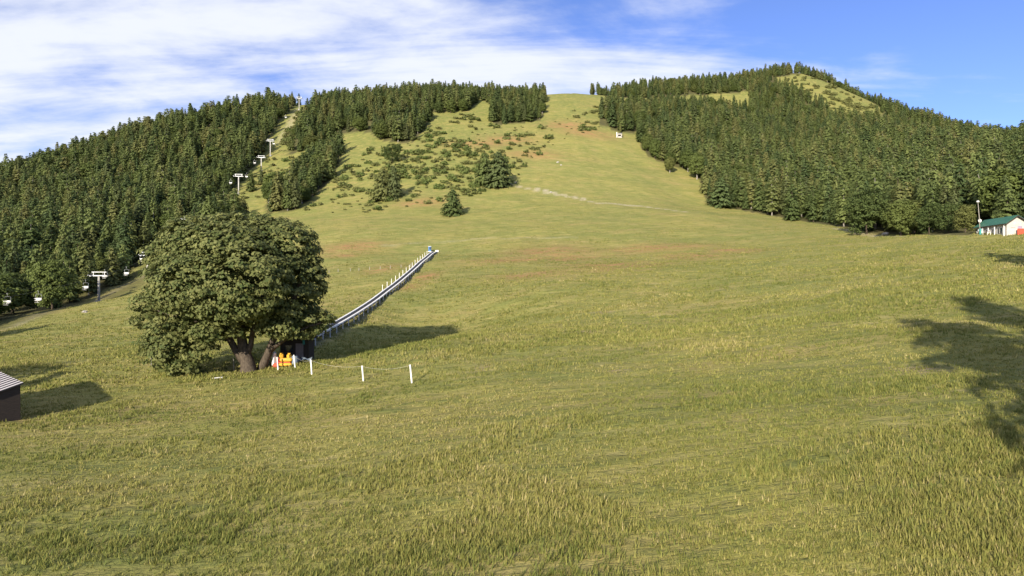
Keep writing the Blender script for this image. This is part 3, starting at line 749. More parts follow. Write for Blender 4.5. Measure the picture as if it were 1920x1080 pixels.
# ------------------------------------------------------------------ the big maple in the foreground
def big_tree():
    Y = 60.0; s = Y / F
    base = gp(465, 697); Y = base.y; s = Y / F
    def lp(u, v, dy=0.0): return ((u - 465) * s, dy, (697 - v) * s)
    root = empty('maple_tree', base)
    tag(root, 'big round maple with several trunks standing in the left foreground meadow', 'tree')
    LB = []
    def lobe(u, v, ru, rv, dy=0.0, ry=None):
        c = lp(u, v, dy); LB.append((c[0], c[1], c[2], ru * s, (ry if ry else ru * s), rv * s))
    lobe(450,522,118,96,0,7.0); lobe(440,468,96,50,0,5.5); lobe(500,455,75,48,1,4); lobe(385,455,62,45,-1,3.5)
    lobe(556,540,38,72,0,3.5); lobe(572,600,42,28,-.5,2.2); lobe(548,470,40,48,0,3); lobe(590,520,18,40,0,1.6)
    lobe(350,555,44,85,-1,4); lobe(335,490,32,40,0,2.5); lobe(274,584,24,31,0,1.6); lobe(264,568,16,18,.5,1.2)
    lobe(340,640,46,50,-1.2,2.6); lobe(365,684,24,25,-1.6,1.4); lobe(312,655,26,32,-.6,1.6); lobe(392,640,28,32,-2,1.6)
    lobe(470,565,70,36,-4.2,2.6); lobe(420,535,80,55,-5,3); lobe(500,520,70,62,-5,3); lobe(455,470,70,42,-3.5,3)
    lobe(450,560,90,60,5,3); lobe(520,600,50,36,3.5,2.4); lobe(380,600,50,40,4,2.4); lobe(535,608,36,20,-1.2,1.8); lobe(425,612,30,18,-3.4,1.4)
    lobe(600,606,20,16,-.2,1.0); lobe(615,598,10,9,0,.6); lobe(360,425,38,22,.5,2); lobe(470,418,42,18,.5,2); lobe(420,418,36,18,0,2); lobe(300,440+40,22,26,0,1.5)
    V, Fc, T, cs = broad_crown(LB, 17, 2500, 40, .74, .25, flat=.42, tilt=.9, inner=.12)
    mesh_obj('crown', V, Fc, M['leaf_big'], root, attrs={'tint': T})
    # trunks: a stout main stem that forks, and a second dark stem leaning right
    mb = MB()
    mb.tube([lp(466,704), lp(466,694), lp(463,675), lp(456,655), lp(452,625), lp(455,575), lp(460,520), lp(455,450)], [1.05, .78, .62, .52, .42, .34, .24, .08], 12)
    mb.build('trunk', M['bark'], root, True)
    for pts, rad in [([lp(460,682), lp(445,662), lp(433,640), lp(415,600), lp(395,540), lp(380,470)], [.42, .36, .32, .26, .2, .06]),
                     ([lp(462,670), lp(470,648), lp(474,620), lp(500,560), lp(530,490)], [.32, .28, .25, .2, .06]),
                     ([lp(484,698,.8), lp(488,684,.8), lp(498,664,.6), lp(508,640,.4), lp(535,600), lp(560,540), lp(575,480)], [.50, .42, .37, .33, .28, .2, .05]),
                     ([lp(430,632), lp(400,612,-.6), lp(360,600,-1), lp(335,590,-1), lp(280,578)], [.34, .26, .2, .14, .04]),
                     ([lp(415,602), lp(370,620,-1), lp(345,650,-1.4), lp(362,690,-1.6)], [.22, .16, .12, .03]),
                     ([lp(500,660,.6), lp(540,632,-.2), lp(580,612,-.4), lp(608,604)], [.26, .18, .12, .03]),
                     ([lp(455,600), lp(450,560,-2.5), lp(440,520,-5)], [.3, .2, .04]), ([lp(456,600), lp(470,560,2.5), lp(470,520,5)], [.3, .2, .04])]:
        MB().tube(pts, rad, 8).build('limb', M['bark'], root, True)
    LAND.append(('the big foreground maple', 450, 550))
big_tree()

# ------------------------------------------------------------------ shrubs on the upper slope
def shrubs():
    g = np.random.default_rng(77)
    AREA = [[(650,300),(720,268),(800,245),(870,215),(930,236),(1010,236),(1120,185),(1150,235),(1060,262),(1000,300),(960,345),(900,365),(700,400),(620,400),(560,395),(640,330)],
            [(440,380),(500,300),(545,290),(560,300),(480,375)], [(1450,160),(1500,140),(1570,160),(1650,205),(1600,225),(1540,200)], [(525,270),(545,235),(560,210),(566,215),(548,275)]]
    DENS = [430, 34, 120, 60]
    land = [('the dark rounded lone tree', 735, 290), ('the pair of tall lone spruces', 727, 345), ('the lowest lone spruce', 849, 382), ('the broad dark lone spruce', 930, 320), ('the white kiosk', 1162, 253),
            ('the wood patch under the skyline', 968, 205), ('the fourth lift tower', 448, 345), ('the tree tongue', 600, 330), ('the summit', 1500, 130), ('the highest lift tower', 561, 195)]
    pts = []
    for poly, n in zip(AREA, DENS):
        us = [p[0] for p in poly]; vs = [p[1] for p in poly]; k = 0; tries = 0
        while k < n and tries < n * 40:
            tries += 1
            u = g.uniform(min(us), max(us)); v = g.uniform(min(vs), max(vs))
            if not inpoly(np.array([u]), np.array([v]), poly)[0]: continue
            if poly is AREA[0]:
                d = vnoise(np.array([u / 42.0]), np.array([v / 15.0]), 61)[0]
                core = math.exp(-((u - 820) / 130) ** 2 - ((v - 315) / 48) ** 2)
                if d * .8 + core * .62 < g.uniform(.30, .95): continue
            p = gp(u, v)
            if bool(in_forest(np.array([p.x]), np.array([p.y]), np.array([p.z]))[0]): continue
            s = g.uniform(.7, 1.5) * (1.15 if poly is AREA[0] else 1.0) * (p.y / 360) ** .5
            pts.append((s / p.y, u, v, p, s)); k += 1
    pts.sort(key=lambda t: -t[0])
    global LAND
    keep = LAND; LAND = land; items = []
    for i, (_, u, v, p, s) in enumerate(pts[:240]):
        me = PROTO['shrub%d' % (i % 4)][1]; o = link_copy(me, 'shrub'); o.location = (p.x, p.y, p.z - .12 * s)
        o.rotation_euler = (0, 0, g.uniform(0, 6.28)); o.scale = (s * g.uniform(1.0, 1.5), s * g.uniform(1.0, 1.5), s * g.uniform(1.1, 1.6))
        tag(o, None, 'shrub', 'low shrubs on the upper slope'); items.append((u, v, o))
    relate(items, lambda o: 'low green shrub'); LAND = keep
    # what is left is too small and dense to count
    V = []; Fs = []; T = []; nb = 0
    def put(p, s, i):
        nonlocal nb
        me = PROTO['shrub%d' % (i % 4)][1]; n = len(me.vertices); co = np.empty(n * 3, dtype=np.float32); me.vertices.foreach_get('co', co); co = co.reshape(-1, 3)
        tt = np.empty(n, dtype=np.float32); me.attributes['tint'].data.foreach_get('value', tt)
        a = g.uniform(0, 6.28); R = np.array([[math.cos(a), -math.sin(a), 0], [math.sin(a), math.cos(a), 0], [0, 0, 1]])
        V.append(co @ R.T * np.array([s * 1.3, s * 1.3, s * 1.3]) + np.array([p.x, p.y, p.z - .12 * s])); Fs.append(np.arange(n).reshape(-1, 4) + nb); T.append(np.clip(tt + g.uniform(-.3, .3), 0, 1)); nb += n
    for i, (_, u, v, p, s) in enumerate(pts[240:]): put(p, s, i)
    for i in range(420):
        u = g.uniform(620, 1130); v = g.uniform(215, 400)
        if not inpoly(np.array([u]), np.array([v]), AREA[0])[0]: continue
        p = gp(u, v)
        if bool(in_forest(np.array([p.x]), np.array([p.y]), np.array([p.z]))[0]): continue
        put(p, g.uniform(.35, .65), i)
    o = mesh_obj('ground_scrub', np.concatenate(V), np.concatenate(Fs), M['shrub'], attrs={'tint': np.concatenate(T)})
    tag(o, 'small scattered scrub between the shrubs on the upper slope', 'scrub', None, 'stuff')
shrubs()

# ------------------------------------------------------------------ chairlift
TOWERS = [(118, None, 6.0), (190, (186,516), 8.0), (224.7, (278,478), 7.4), (265, (353,410), 9.0), (341, (448,330), 9.0), (391.5, (490,295), 8.5), (416, (507,264), 9.0), (520, (561,184), 9.0)]
LIFT_DIR = Vector((-0.16, 1, 0)).normalized(); LIFT_SIDE = Vector((1, 0.16, 0)).normalized()
HEADS = []
def lift():
    words = [None, 'lowest chairlift tower with pale mast on the left meadow edge', 'second lowest chairlift tower, half hidden by the big maple', 'chairlift tower peeking over the trees above the big maple', 'fourth chairlift tower from the bottom, at the foot of the upper clearing',
             'fifth chairlift tower from the bottom, lower of the close pair', 'sixth chairlift tower from the bottom, upper of the close pair', 'highest chairlift tower standing in the skyline notch']
    rz = math.atan2(-LIFT_DIR.x, LIFT_DIR.y); R = Matrix.Rotation(rz, 3, 'Z')
    tilts = []
    for i, (Y, px, hgt) in enumerate(TOWERS):
        x = lift_x(Y); zb = h1(x, Y)
        zt = (540 - px[1]) / F * Y if px else zb + hgt
        zt = max(zt, zb + 5.5); HEADS.append((Y, zt))
        e = empty('lift_tower', (x, Y, zb), rz); hh = zt - zb
        tag(e, words[i] or 'chairlift tower standing outside the left edge', 'lift tower', 'chairlift towers up the hill')
        MB().tube([(0, 0, -.6), (0, 0, hh * .5), (0, 0, hh - .2)], [.36, .30, .24], 10).build('mast', M['tower_paint'], e, True)
        MB().box((0, 0, .1), (1.5, 1.5, .9), bev=.08).build('footing', M['concrete'], e)
        MB().box((0, 0, hh - .15), (5.4, .34, .34), bev=.03).build('crossarm', M['grey_steel'], e)
        up = MB(); up.box((0, 0, hh + .98), (4.2, .16, .18)); up.bar((-1.6, 0, hh), (-1.6, 0, hh + .95), .14); up.bar((1.6, 0, hh), (1.6, 0, hh + .95), .14)
        up.build('lifting_frame', M['grey_steel'], e)
        for s in (-1, 1):
            sh = MB().box((s * 2.4, 0, hh - .02), (.14, 3.2, .22)); so = sh.build('sheave_beam', M['grey_steel'], e)
            for k in range(4):
                MB().tube([(s * 2.4 - .09, -1.2 + .8 * k, hh + .16), (s * 2.4 + .09, -1.2 + .8 * k, hh + .16)], .2, 10).build('sheave_wheel', M['rubber'], so)
            pl = MB().box((s * 1.85, 0, hh - .38), (.5, 2.6, .05)); pl.bar((s * 1.62, -1.3, hh + .5), (s * 1.62, 1.3, hh + .5), .05)
            pl.build('catwalk', M['grey_steel'], e)
        ld = MB()
        for q in (-.2, .2): ld.bar((q, -.42, .6), (q, -.34, hh - .3), .04)
        for k in range(int(hh / .5)): ld.bar((-.2, -.40, .8 + .5 * k), (.2, -.40, .8 + .5 * k), .03)
        ld.build('ladder', M['grey_steel'], e)
    # ropes, one per side
    for s, nm in ((-1, 'left'), (1, 'right')):
        pts = []
        for (a, za), (b, zb) in zip(HEADS[:-1], HEADS[1:]):
            n = 8
            for k in range(n):
                t = k / n; Y = a + (b - a) * t; c = Vector((lift_x(Y), Y, 0)) + LIFT_SIDE * 2.4 * s
                pts.append((c.x, c.y, za + (zb - za) * t + .36 - (b - a) * .012 * 4 * t * (1 - t)))
        Y, z = HEADS[-1]; c = Vector((lift_x(Y), Y, 0)) + LIFT_SIDE * 2.4 * s; pts.append((c.x, c.y, z + .36))
        c = Vector((lift_x(580), 580, 0)) + LIFT_SIDE * 2.4 * s; pts.append((c.x, c.y, h1(c.x, c.y) + 3))
        o = MB().tube(pts, .03, 5).build('haul_rope', M['cable'])
        tag(o, 'dark steel rope of the chairlift along the %s side of the towers' % nm, 'rope', 'chairlift ropes')
def rope_z(Y):
    for (a, za), (b, zb) in zip(HEADS[:-1], HEADS[1:]):
        if a <= Y <= b:
            t = (Y - a) / (b - a); return za + (zb - za) * t + .36 - (b - a) * .012 * 4 * t * (1 - t)
    return HEADS[-1][1]
def chairs():
    lst = [(16,-1,'leftmost empty lift chair, cut by nothing but near the left edge'), (70,1,'empty lift chair below left of the low round tree'), (117,-1,'empty lift chair in front of the low round tree'),
           (159,1,'empty lift chair just left of the lowest tower'), (198,-1,'empty lift chair just right of the lowest tower'), (236,1,'empty lift chair midway between the two lowest towers'),
           (267,-1,'empty lift chair just left of the second lowest tower'), (433,-1,'empty lift chair below the fourth tower'), (462,1,'empty lift chair just above the fourth tower'), (478,-1,'empty lift chair below the fifth tower'),
           (513,1,'empty lift chair just above the sixth tower'), (536,-1,'empty lift chair high up below the skyline notch')]
    lst[0] = (16, -1, 'leftmost empty lift chair against the dark forest edge')
    rz = math.atan2(-LIFT_DIR.x, LIFT_DIR.y)
    def part(mb, nm, mat, e): return mb.build(nm, mat, e)
    first = None
    for u, s, lab in lst:
        Y = (-98.2 + 2.4 * s) / ((u - 960) / F + .16); c = Vector((lift_x(Y), Y, 0)) + LIFT_SIDE * 2.4 * s
        e = empty('lift_chair', (c.x, c.y, rope_z(c.y) - .03), rz)
        tag(e, lab, 'lift chair', 'chairs hanging on the lift rope')
        if first is None:
            first = e; w = .68
            MB().tube([(0, 0, .06), (0, 0, -.35), (0, .12, -.8)], .045, 6).box((0, 0, 0), (.10, .4, .12)).build('grip', M['grey_steel'], e)
            fr = MB()
            fr.tube([(-w, .12, -2.35), (-w, .14, -1.0), (-w + .12, .13, -.82), (0, .12, -.78), (w - .12, .13, -.82), (w, .14, -1.0), (w, .12, -2.35)], .04, 6)
            fr.tube([(-w, .12, -2.35), (-w, -.42, -2.45)], .04, 6); fr.tube([(w, .12, -2.35), (w, -.42, -2.45)], .04, 6)
            fr.build('hanger_frame', M['grey_steel'], e)
            MB().box((0, -.16, -2.40), (1.26, .55, .09), Matrix.Rotation(.12, 3, 'X'), .03).build('seat', M['white_paint'], e)
            MB().box((0, .14, -2.02), (1.26, .07, .50), Matrix.Rotation(-.12, 3, 'X'), .03).build('backrest', M['white_paint'], e)
            MB().tube([(-w + .04, .02, -1.85), (-w + .04, -.5, -1.95), (w - .04, -.5, -1.95), (w - .04, .02, -1.85)], .03, 6).build('safety_bar', M['grey_steel'], e)
            MB().box((0, -.52, -2.86), (1.05, .22, .05)).bar((0, -.5, -2.86), (0, -.36, -2.45), .04).build('footrest', M['white_paint'], e)
        else:
            for ch in first.children: link_copy(ch, ch.name.split('.')[0], e)
lift(); chairs()

# ------------------------------------------------------------------ magic carpet
def carpet():
    ys = np.arange(69.5, 196.1, 1.5); x0 = -24.6
    gz = H(np.full_like(ys, x0), ys); k = np.polyfit(ys, gz, 5); base = np.polyval(k, ys); base = np.maximum(base, gz - .15)
    base = np.convolve(np.pad(base, 3, mode='edge'), np.ones(7) / 7, 'valid')
    zz = base + np.interp(ys, [69, 75, 120, 185, 196], [.35, .85, .95, .75, .4])
    root = empty('conveyor_lift', (x0, ys[0], h1(x0, ys[0]))); O = root.location
    tag(root, 'long dark carpet conveyor with white side rails climbing the meadow behind the maple', 'conveyor lift')
    P = [Vector((0, y - O.y, z - O.z)) for y, z in zip(ys, zz)]
    def strip(dx0, dx1, dz0, dz1):
        v = []; f = []
        for i, p in enumerate(P):
            v += [(dx0, p.y, p.z + dz0), (dx1, p.y, p.z + dz0), (dx1, p.y, p.z + dz1), (dx0, p.y, p.z + dz1)]
            if i:
                a = 4 * (i - 1); b = 4 * i
                for q in range(4): r = (q + 1) % 4; f.append((a + q, a + r, b + r, b + q))
        n = len(v); f += [(3, 2, 1, 0), (n - 4, n - 3, n - 2, n - 1)]
        m = MB(); m.v = v; m.f = f; return m
    strip(-.40, .40, -.06, 0).build('belt', M['rubber'], root)
    strip(-.70, -.40, -.10, .10).build('side_rail', M['white_paint'], root)
    strip(.40, .70, -.10, .10).build('side_rail', M['white_paint'], root)
    strip(-.45, .45, -.40, -.20).build('return_tray', M['dark_wood'], root)
    for i in range(1, len(P), 2):
        p = P[i]; y = ys[i]; z = h1(x0, y) - O.z
        for s in (-1, 1):
            MB().box((s * .76, p.y, (p.z + .02 + z - .3) / 2), (.10, .10, max(.2, p.z + .02 - z + .3))).build('support_post', M['white_paint'], root)
    for i in range(34, 78, 3):
        p = P[i]; MB().box((-.98, p.y, p.z + .25), (.09, .09, 1.5)).build('side_post', M['white_paint'], root)
    # top end: drive box and control post
    p = P[-1]
    MB().box((.55, p.y + .6, p.z + .1), (1.0, 1.1, .9), bev=.06).build('drive_box', M['white_paint'], root)
    e = empty('control_booth', gY(806, 197)); tag(e, 'narrow blue control booth at the top of the carpet conveyor', 'booth')
    MB().box((0, 0, .9), (.85, .8, 1.7), bev=.05).build('cabinet', M['blue'], e)
    MB().box((0, 0, 1.82), (1.05, 1.0, .12), bev=.02).build('roof', M['white_paint'], e)
    MB().box((.1, -.42, 1.15), (.45, .04, .8)).build('window', M['glass'], e)
    MB().box((-.05, -.05, .12), (1.1, .95, .24)).build('plinth', M['white_paint'], e)
carpet()

# ------------------------------------------------------------------ bottom station under the maple
def bottom_station():
    c = gY(552, 64.5); e = empty('station_hut', c); tag(e, 'dark wooden station hut under the right side of the big maple', 'hut')
    mb = MB(); mb.box((0, .9, 1.1), (3.0, 1.8, 2.4)); mb.build('wall', M['dark_wood'], e)
    r = MB(); v = [(-1.9, -.5, 2.35), (1.9, -.5, 2.35), (1.9, 2.2, 2.35), (-1.9, 2.2, 2.35), (-1.9, .85, 3.0), (1.9, .85, 3.0)]
    r.add(v, [(0, 1, 5, 4), (2, 3, 4, 5), (0, 4, 3), (1, 2, 5), (0, 3, 2, 1)]); r.build('roof', M['dark_wood'], e)
    MB().box((.55, -.02, .95), (.8, .05, 1.9)).build('door', M['grey_panel'], e)
    MB().box((-.6, -.02, 1.35), (.9, .05, .7)).build('window', M['glass'], e)
    MB().box((1.0, -.06, 2.05), (.22, .06, .5)).build('sign', M['teal'], e)
    # playground goods in front
    def pile(u, Y, n, mat, name, lab, w, ht, dz=0, rz=0.0, group=None):
        p = gY(u, Y); z = p.z + dz
        o = MB().box((0, 0, ht / 2), (w, .55, ht), bev=ht * .3).build(name, mat); o.location = (p.x, p.y, z); o.rotation_euler = (0, 0, rz)
        tag(o, lab, 'mat', group or 'padded mats by the station hut'); return z + ht
    pile(536, 60.4, 1, M['yellow'], 'padded_mat', 'yellow padded mat lying lowest beside the station hut', 1.25, .30, .02)
    pile(535, 60.4, 1, M['orange_red'], 'padded_mat', 'thin orange red mat between the two yellow mats', 1.2, .10, .33)
    pile(537, 60.4, 1, M['yellow'], 'padded_mat', 'yellow padded mat on top of the orange red one', 1.2, .34, .44, .05)
    pile(522, 60.8, 1, M['red'], 'padded_mat', 'red mat standing upright left of the yellow mats', .35, .9, .02)
    pile(514, 61.2, 1, M['white_paint'], 'padded_mat', 'tall white mat standing left of the upright red mat', .40, 1.55, .02, .2)
    pile(528, 61.2, 1, M['yellow'], 'padded_mat', 'tall yellow mat behind the stacked yellow mats', .40, 1.25, .02, -.2)
    pile(542, 61.2, 1, M['yellow'], 'padded_mat', 'small yellow mat right behind the stack', .45, 1.15, .02, .3)
    pile(518, 60.4, 1, M['orange_red'], 'padded_mat', 'low orange mat at the foot of the white one', .6, .4, .02, -.1)
    p = gY(500, 61.6); b = empty('notice_board', p); tag(b, 'plain grey notice board right of the maple trunks', 'board')
    MB().box((0, 0, .78), (.58, .06, .62), bev=.02).build('panel', M['grey_panel'], b)
    for s in (-.2, .2): MB().box((s, .05, .3), (.07, .07, 1.0)).build('leg', M['grey_wood'], b)
    p = gY(553, 60.6); b = empty('barrel', p); tag(b, 'upright blue grey barrel beside the yellow mats', 'barrel')
    MB().tube([(0, 0, 0), (0, 0, .1), (0, 0, .45), (0, 0, .8), (0, 0, .9)], [.27, .30, .33, .30, .27], 14).build('body', M['blue_grey'], b, True)
    for z in (.22, .66): MB().tube([(0, 0, z - .025), (0, 0, z + .025)], .335, 14).build('hoop', M['grey_steel'], b)
    p = gY(569, 61.5); o = empty('folded_tarp', p); tag(o, 'pale blue grey tarpaulin on a low frame right of the barrel', 'tarpaulin')
    t = MB(); n = 8; vs = []; fs = []
    for i in range(n):
        for j in range(5): vs.append((-.9 + 1.8 * i / (n - 1), -.45 + .9 * j / 4, .55 + .12 * math.sin(i * 1.7 + j) - .16 * abs(j - 2) / 2))
    for i in range(n - 1):
        for j in range(4): a = i * 5 + j; fs.append((a, a + 5, a + 6, a + 1))
    t.add(vs, fs); t.build('sheet', M['blue_grey'], o, True)
    f = MB()
    for sx in (-.8, .8):
        for sy in (-.35, .35): MB().box((sx, sy, .22), (.06, .06, .55)).build('leg', M['grey_steel'], o)
    p = gp(408, 709.5); o = MB().box((0, 0, .05), (.86, .22, .10), bev=.01).build('plank', M['white_paint']); o.location = p; o.rotation_euler = (0, -.06, .25)
    tag(o, 'short white plank lying in the grass left of the maple foot', 'plank')
    g = np.random.default_rng(4)
    for u, v, s, lab in [(487, 692, .24, 'pale round stone at the foot of the right maple stem'), (1046, 305, .9, 'pale boulder high on the open slope'), (1052, 310, .6, 'small pale boulder right of the larger one on the open slope'),
                         (160, 586, .55, 'pale boulder in the left meadow below the lowest lift tower'), (1033, 361, .6, 'pale boulder on the dirt track across the slope'), (1660, 441, .9, 'pale boulder by the lower right forest edge'), (967, 343, .8, 'pale boulder right of the broad dark lone spruce')]:
        p = gp(u, v); vs = []; fs = []; n, m = 9, 6
        for j in range(m + 1):
            for i in range(n):
                a = 2 * math.pi * i / n; b = math.pi * j / m; r = s * (1 + .25 * g.normal() * (0 < j < m))
                vs.append((r * math.sin(b) * math.cos(a), r * math.sin(b) * math.sin(a), r * .62 * math.cos(b) + s * .2))
        for j in range(m):
            for i in range(n): fs.append((j * n + i, (j + 1) * n + i, (j + 1) * n + (i + 1) % n, j * n + (i + 1) % n))
        o = mesh_obj('boulder', vs, fs, M['stone'], smooth=False); o.location = p; tag(o, lab, 'boulder', 'pale boulders')
bottom_station()

# ------------------------------------------------------------------ fences and posts
def fences():
    def fence(name, lab, plist, h, w, lean, mat, rope=True):
        pts = [gp(u, v) if Y is None else gY(u, Y) for u, v, Y in plist]; e = empty(name, pts[0]); tag(e, lab, 'fence'); O = pts[0]; tops = []
        for i, p in enumerate(pts):
            q = p - O; t = q + Vector((lean * h * (1 + .3 * math.sin(i * 2.1)), 0, h * (1 + .08 * math.sin(i * 3.3)))); tops.append(t)
            MB().bar(q - Vector((0, 0, .3)), t, w).build('post', mat, e)
        if rope:
            for a, b in zip(tops[:-1], tops[1:]):
                pp = [a.lerp(b, k / 6) - Vector((0, 0, .06 + .25 * 4 * (k / 6) * (1 - k / 6))) for k in range(7)]
                MB().tube(pp, .0065, 5).build('rope', M['rope'], e)
    fence('rope_fence', 'white leaning posts with a slack rope right of the maple', [(522,694,None),(554,690,None),(585,703,None),(682,715,None),(773,718,None)], 1.28, .10, -.10, M['white_paint'])
    fence('post_row', 'row of small pale posts crossing the meadow towards the conveyor', [(617,512,None),(634,510,None),(657,509,None),(673,508,None),(693,506,None),(713,505,None),(732,504,None),(752,502,None),(770,501,None)], .85, .11, 0, M['grey_wood'], False)
    for u, v, h, lab in [(284,686,2.3,'thin pale pole standing left of the maple crown'), (439,697,1.4,'thin pale stake just left of the maple trunk')]:
        p = gp(u, v); o = MB().tube([(0, 0, -.3), (-.04, 0, h * .5), (-.07, 0, h)], [.045, .04, .035], 6).build('stake', M['grey_wood']); o.location = p; tag(o, lab, 'stake')
fences()

# ------------------------------------------------------------------ hut on the right
def green_hut():
    p = gY(1888, 125.5); p.z -= .1; rz = math.radians(-3); e = empty('green_roof_hut', p, rz)
    tag(e, 'white hut with green metal roof at the right edge below the forest', 'hut')
    Lh = 8.6; W1, W2, he, hr = 1.8, 4.1, 2.85, 4.15; z0 = -1.2
    Wt = W1 + W2
    wall = MB(); t = .2
    hR = hr - W2 * .62
    def prism(mb, pts, y0, y1):
        n = len(pts); v = [(x, y0, z) for x, z in pts] + [(x, y1, z) for x, z in pts]
        mb.add(v, [tuple(range(n)), tuple(range(2 * n - 1, n - 1, -1))] + [(i, i + n, (i + 1) % n + n, (i + 1) % n) for i in range(n)])
    prism(wall, [(0, z0), (Wt, z0), (Wt, hR), (W1, hr), (0, he)], 0, Lh)
    wall.build('wall', M['white_wall'], e)
    # two roof planes with standing seams
    def plane(x0, zz0, x1, zz1, mat):
        d = Vector((x1 - x0, 0, zz1 - zz0)); n = Vector((-d.z, 0, d.x)).normalized(); n = n if n.z > 0 else -n
        a = Vector((x0, -.55, zz0)) + n * .03; m = MB(); L = Lh + 1.0
        b = a + d; vs = [a, b, b + Vector((0, L, 0)), a + Vector((0, L, 0))]; vs += [q + n * .10 for q in vs]
        m.add(vs, [(3, 2, 1, 0), (4, 5, 6, 7), (0, 1, 5, 4), (1, 2, 6, 5), (2, 3, 7, 6), (3, 0, 4, 7)]); o = m.build('roof', mat, e)
        sm = MB()
        for k in range(14):
            q = a + n * .115 + Vector((0, .2 + k * (L - .4) / 13, 0)); sm.bar(q, q + d, .05, .05)
        sm.build('seam', mat, o)
        return o
    s1 = (hr - he) / W1
    plane(-.55, he - .55 * s1, W1 + .02, hr + .012, M['green_roof'])
    s2 = .62
    plane(Wt + .6, hR - .6 * s2, W1 - .02, hr + .012, M['green_roof'])
    MB().bar((-.57, -.6, he - .57 * s1), (-.57, Lh + .5, he - .57 * s1), .14, .16).build('gutter', M['dark_wood'], e)
    # left (long) wall: openings, white posts and clutter
    x = -.03
    for y, w, zc, hh, mat, nm in [(7.1, .7, 1.1, 2.0, 'grey_wood', 'door'), (5.5, 1.3, 1.25, 1.2, 'glass', 'window'), (3.9, 1.0, 1.0, 1.8, 'glass', 'door'), (1.9, 1.5, 1.3, 1.2, 'glass', 'window')]:
        o = MB().box((x, y, zc), (.06, w, hh)).build(nm, M[mat], e)
        f = MB()
        for sy in (-1, 1): f.box((x - .03, y + sy * w / 2, zc), (.06, .09, hh + .1))
        f.box((x - .032, y, zc + hh / 2), (.06, w + .1, .09)); f.box((x - .031, y, zc), (.05, .06, hh)); f.build('frame', M['white_paint'], o)
    for y in (.25, 2.9, 4.7, 6.4): MB().box((-.42, y, 1.05), (.14, .14, 3.0)).build('veranda_post', M['white_paint'], e)
    # gable details
    MB().box((1.2, -.02, 1.7), (.9, .05, .06)).build('shelf', M['dark_wood'], e)
    MB().box((2.55, -.025, 1.05), (.9, .05, 2.1)).build('door', M['lilac'], e)
    rc = MB()
    for a, b in (((-.5, -.53, he - .5 * s1 - .05), (W1, -.53, hr - .05)), ((W1, -.53, hr - .05), (Wt + .5, -.53, hR - .5 * s2 - .05))): rc.bar(a, b, .06, .2)
    rc.build('bargeboard', M['dark_wood'], e)
    # things beside the hut
    def world(x, y, z): return p + Matrix.Rotation(rz, 3, 'Z') @ Vector((x, y, z))
    q = world(1.55, -.7, 0); zz = h1(q.x, q.y); b = empty('plank_fence', (q.x, q.y, zz)); tag(b, 'orange red board fence in front of the hut gable', 'fence')
    for k in range(14): MB().box((.11 + k * .2, 0, .65), (.185, .05, 1.3 + .02 * (k % 3))).build('board', M['orange_red'], b)
    for z in (.3, 1.0): MB().box((1.4, .06, z), (2.8, .06, .1)).build('rail', M['orange_red'], b)
    q = world(-1.5, 3.6, 0); zz = h1(q.x, q.y); b = empty('garden_table', (q.x, q.y, zz), rz); tag(b, 'pale lilac garden table against the long wall of the hut', 'table')
    MB().box((0, 0, .72), (.8, 1.5, .05), bev=.01).build('table_top', M['lilac'], b)
    for sx in (-.32, .32):
        for sy in (-.65, .65): MB().box((sx, sy, .33), (.06, .06, .76)).build('leg', M['white_paint'], b)
    q = world(-1.3, 6.0, 0); zz = h1(q.x, q.y); b = empty('garden_bench', (q.x, q.y, zz), rz); tag(b, 'white bench by the far end of the hut wall', 'bench')
    MB().box((0, 0, .45), (.42, 1.5, .06)).build('seat', M['white_paint'], b); MB().box((.2, 0, .75), (.05, 1.5, .4)).build('backrest', M['white_paint'], b)
    for sy in (-.6, .6): MB().box((0, sy, .2), (.38, .07, .45)).build('leg', M['white_paint'], b)
    # lamp pole
    q = gY(1838, 130.0); b = empty('lamp_pole', q); tag(b, 'thin pale lamp pole with white head left of the hut', 'lamp pole')
    MB().tube([(0, 0, -.4), (-.2, 0, 3.4), (-.5, 0, 6.9)], [.09, .075, .05], 8).build('pole', M['grey_wood'], b, True)
    MB().box((0, 0, .55), (.34, .3, 1.3), bev=.03).build('meter_box', M['teal'], b)
    MB().box((-.58, -.1, 6.95), (.46, .40, .36), bev=.08).build('lamp_head', M['white_paint'], b)
    # round dish on a mast at the far roof corner
    q = world(.1, Lh - .5, 0); b = empty('satellite_dish', (q.x, q.y, p.z + he)); tag(b, 'small white satellite dish on the far corner of the green roof', 'dish')
    MB().tube([(0, 0, 0), (0, 0, 1.0)], .04, 6).build('mast', M['grey_steel'], b)
    d = MB(); n = 14; vs = [(0, -.02, 1.2)]; fs = []
    for r, dy in ((.2, -.05), (.38, -.14)):
        for k in range(n): a = 2 * math.pi * k / n; vs.append((r * math.cos(a), dy, 1.2 + r * math.sin(a)))
    for k in range(n): j = (k + 1) % n; fs += [(0, 1 + k, 1 + j), (1 + k, 1 + n + k, 1 + n + j, 1 + j)]
    d.add(vs, fs); d.tube([(0, -.05, .85), (0, -.5, 1.2)], .02, 5); d.build('reflector', M['white_paint'], b, True)
green_hut()

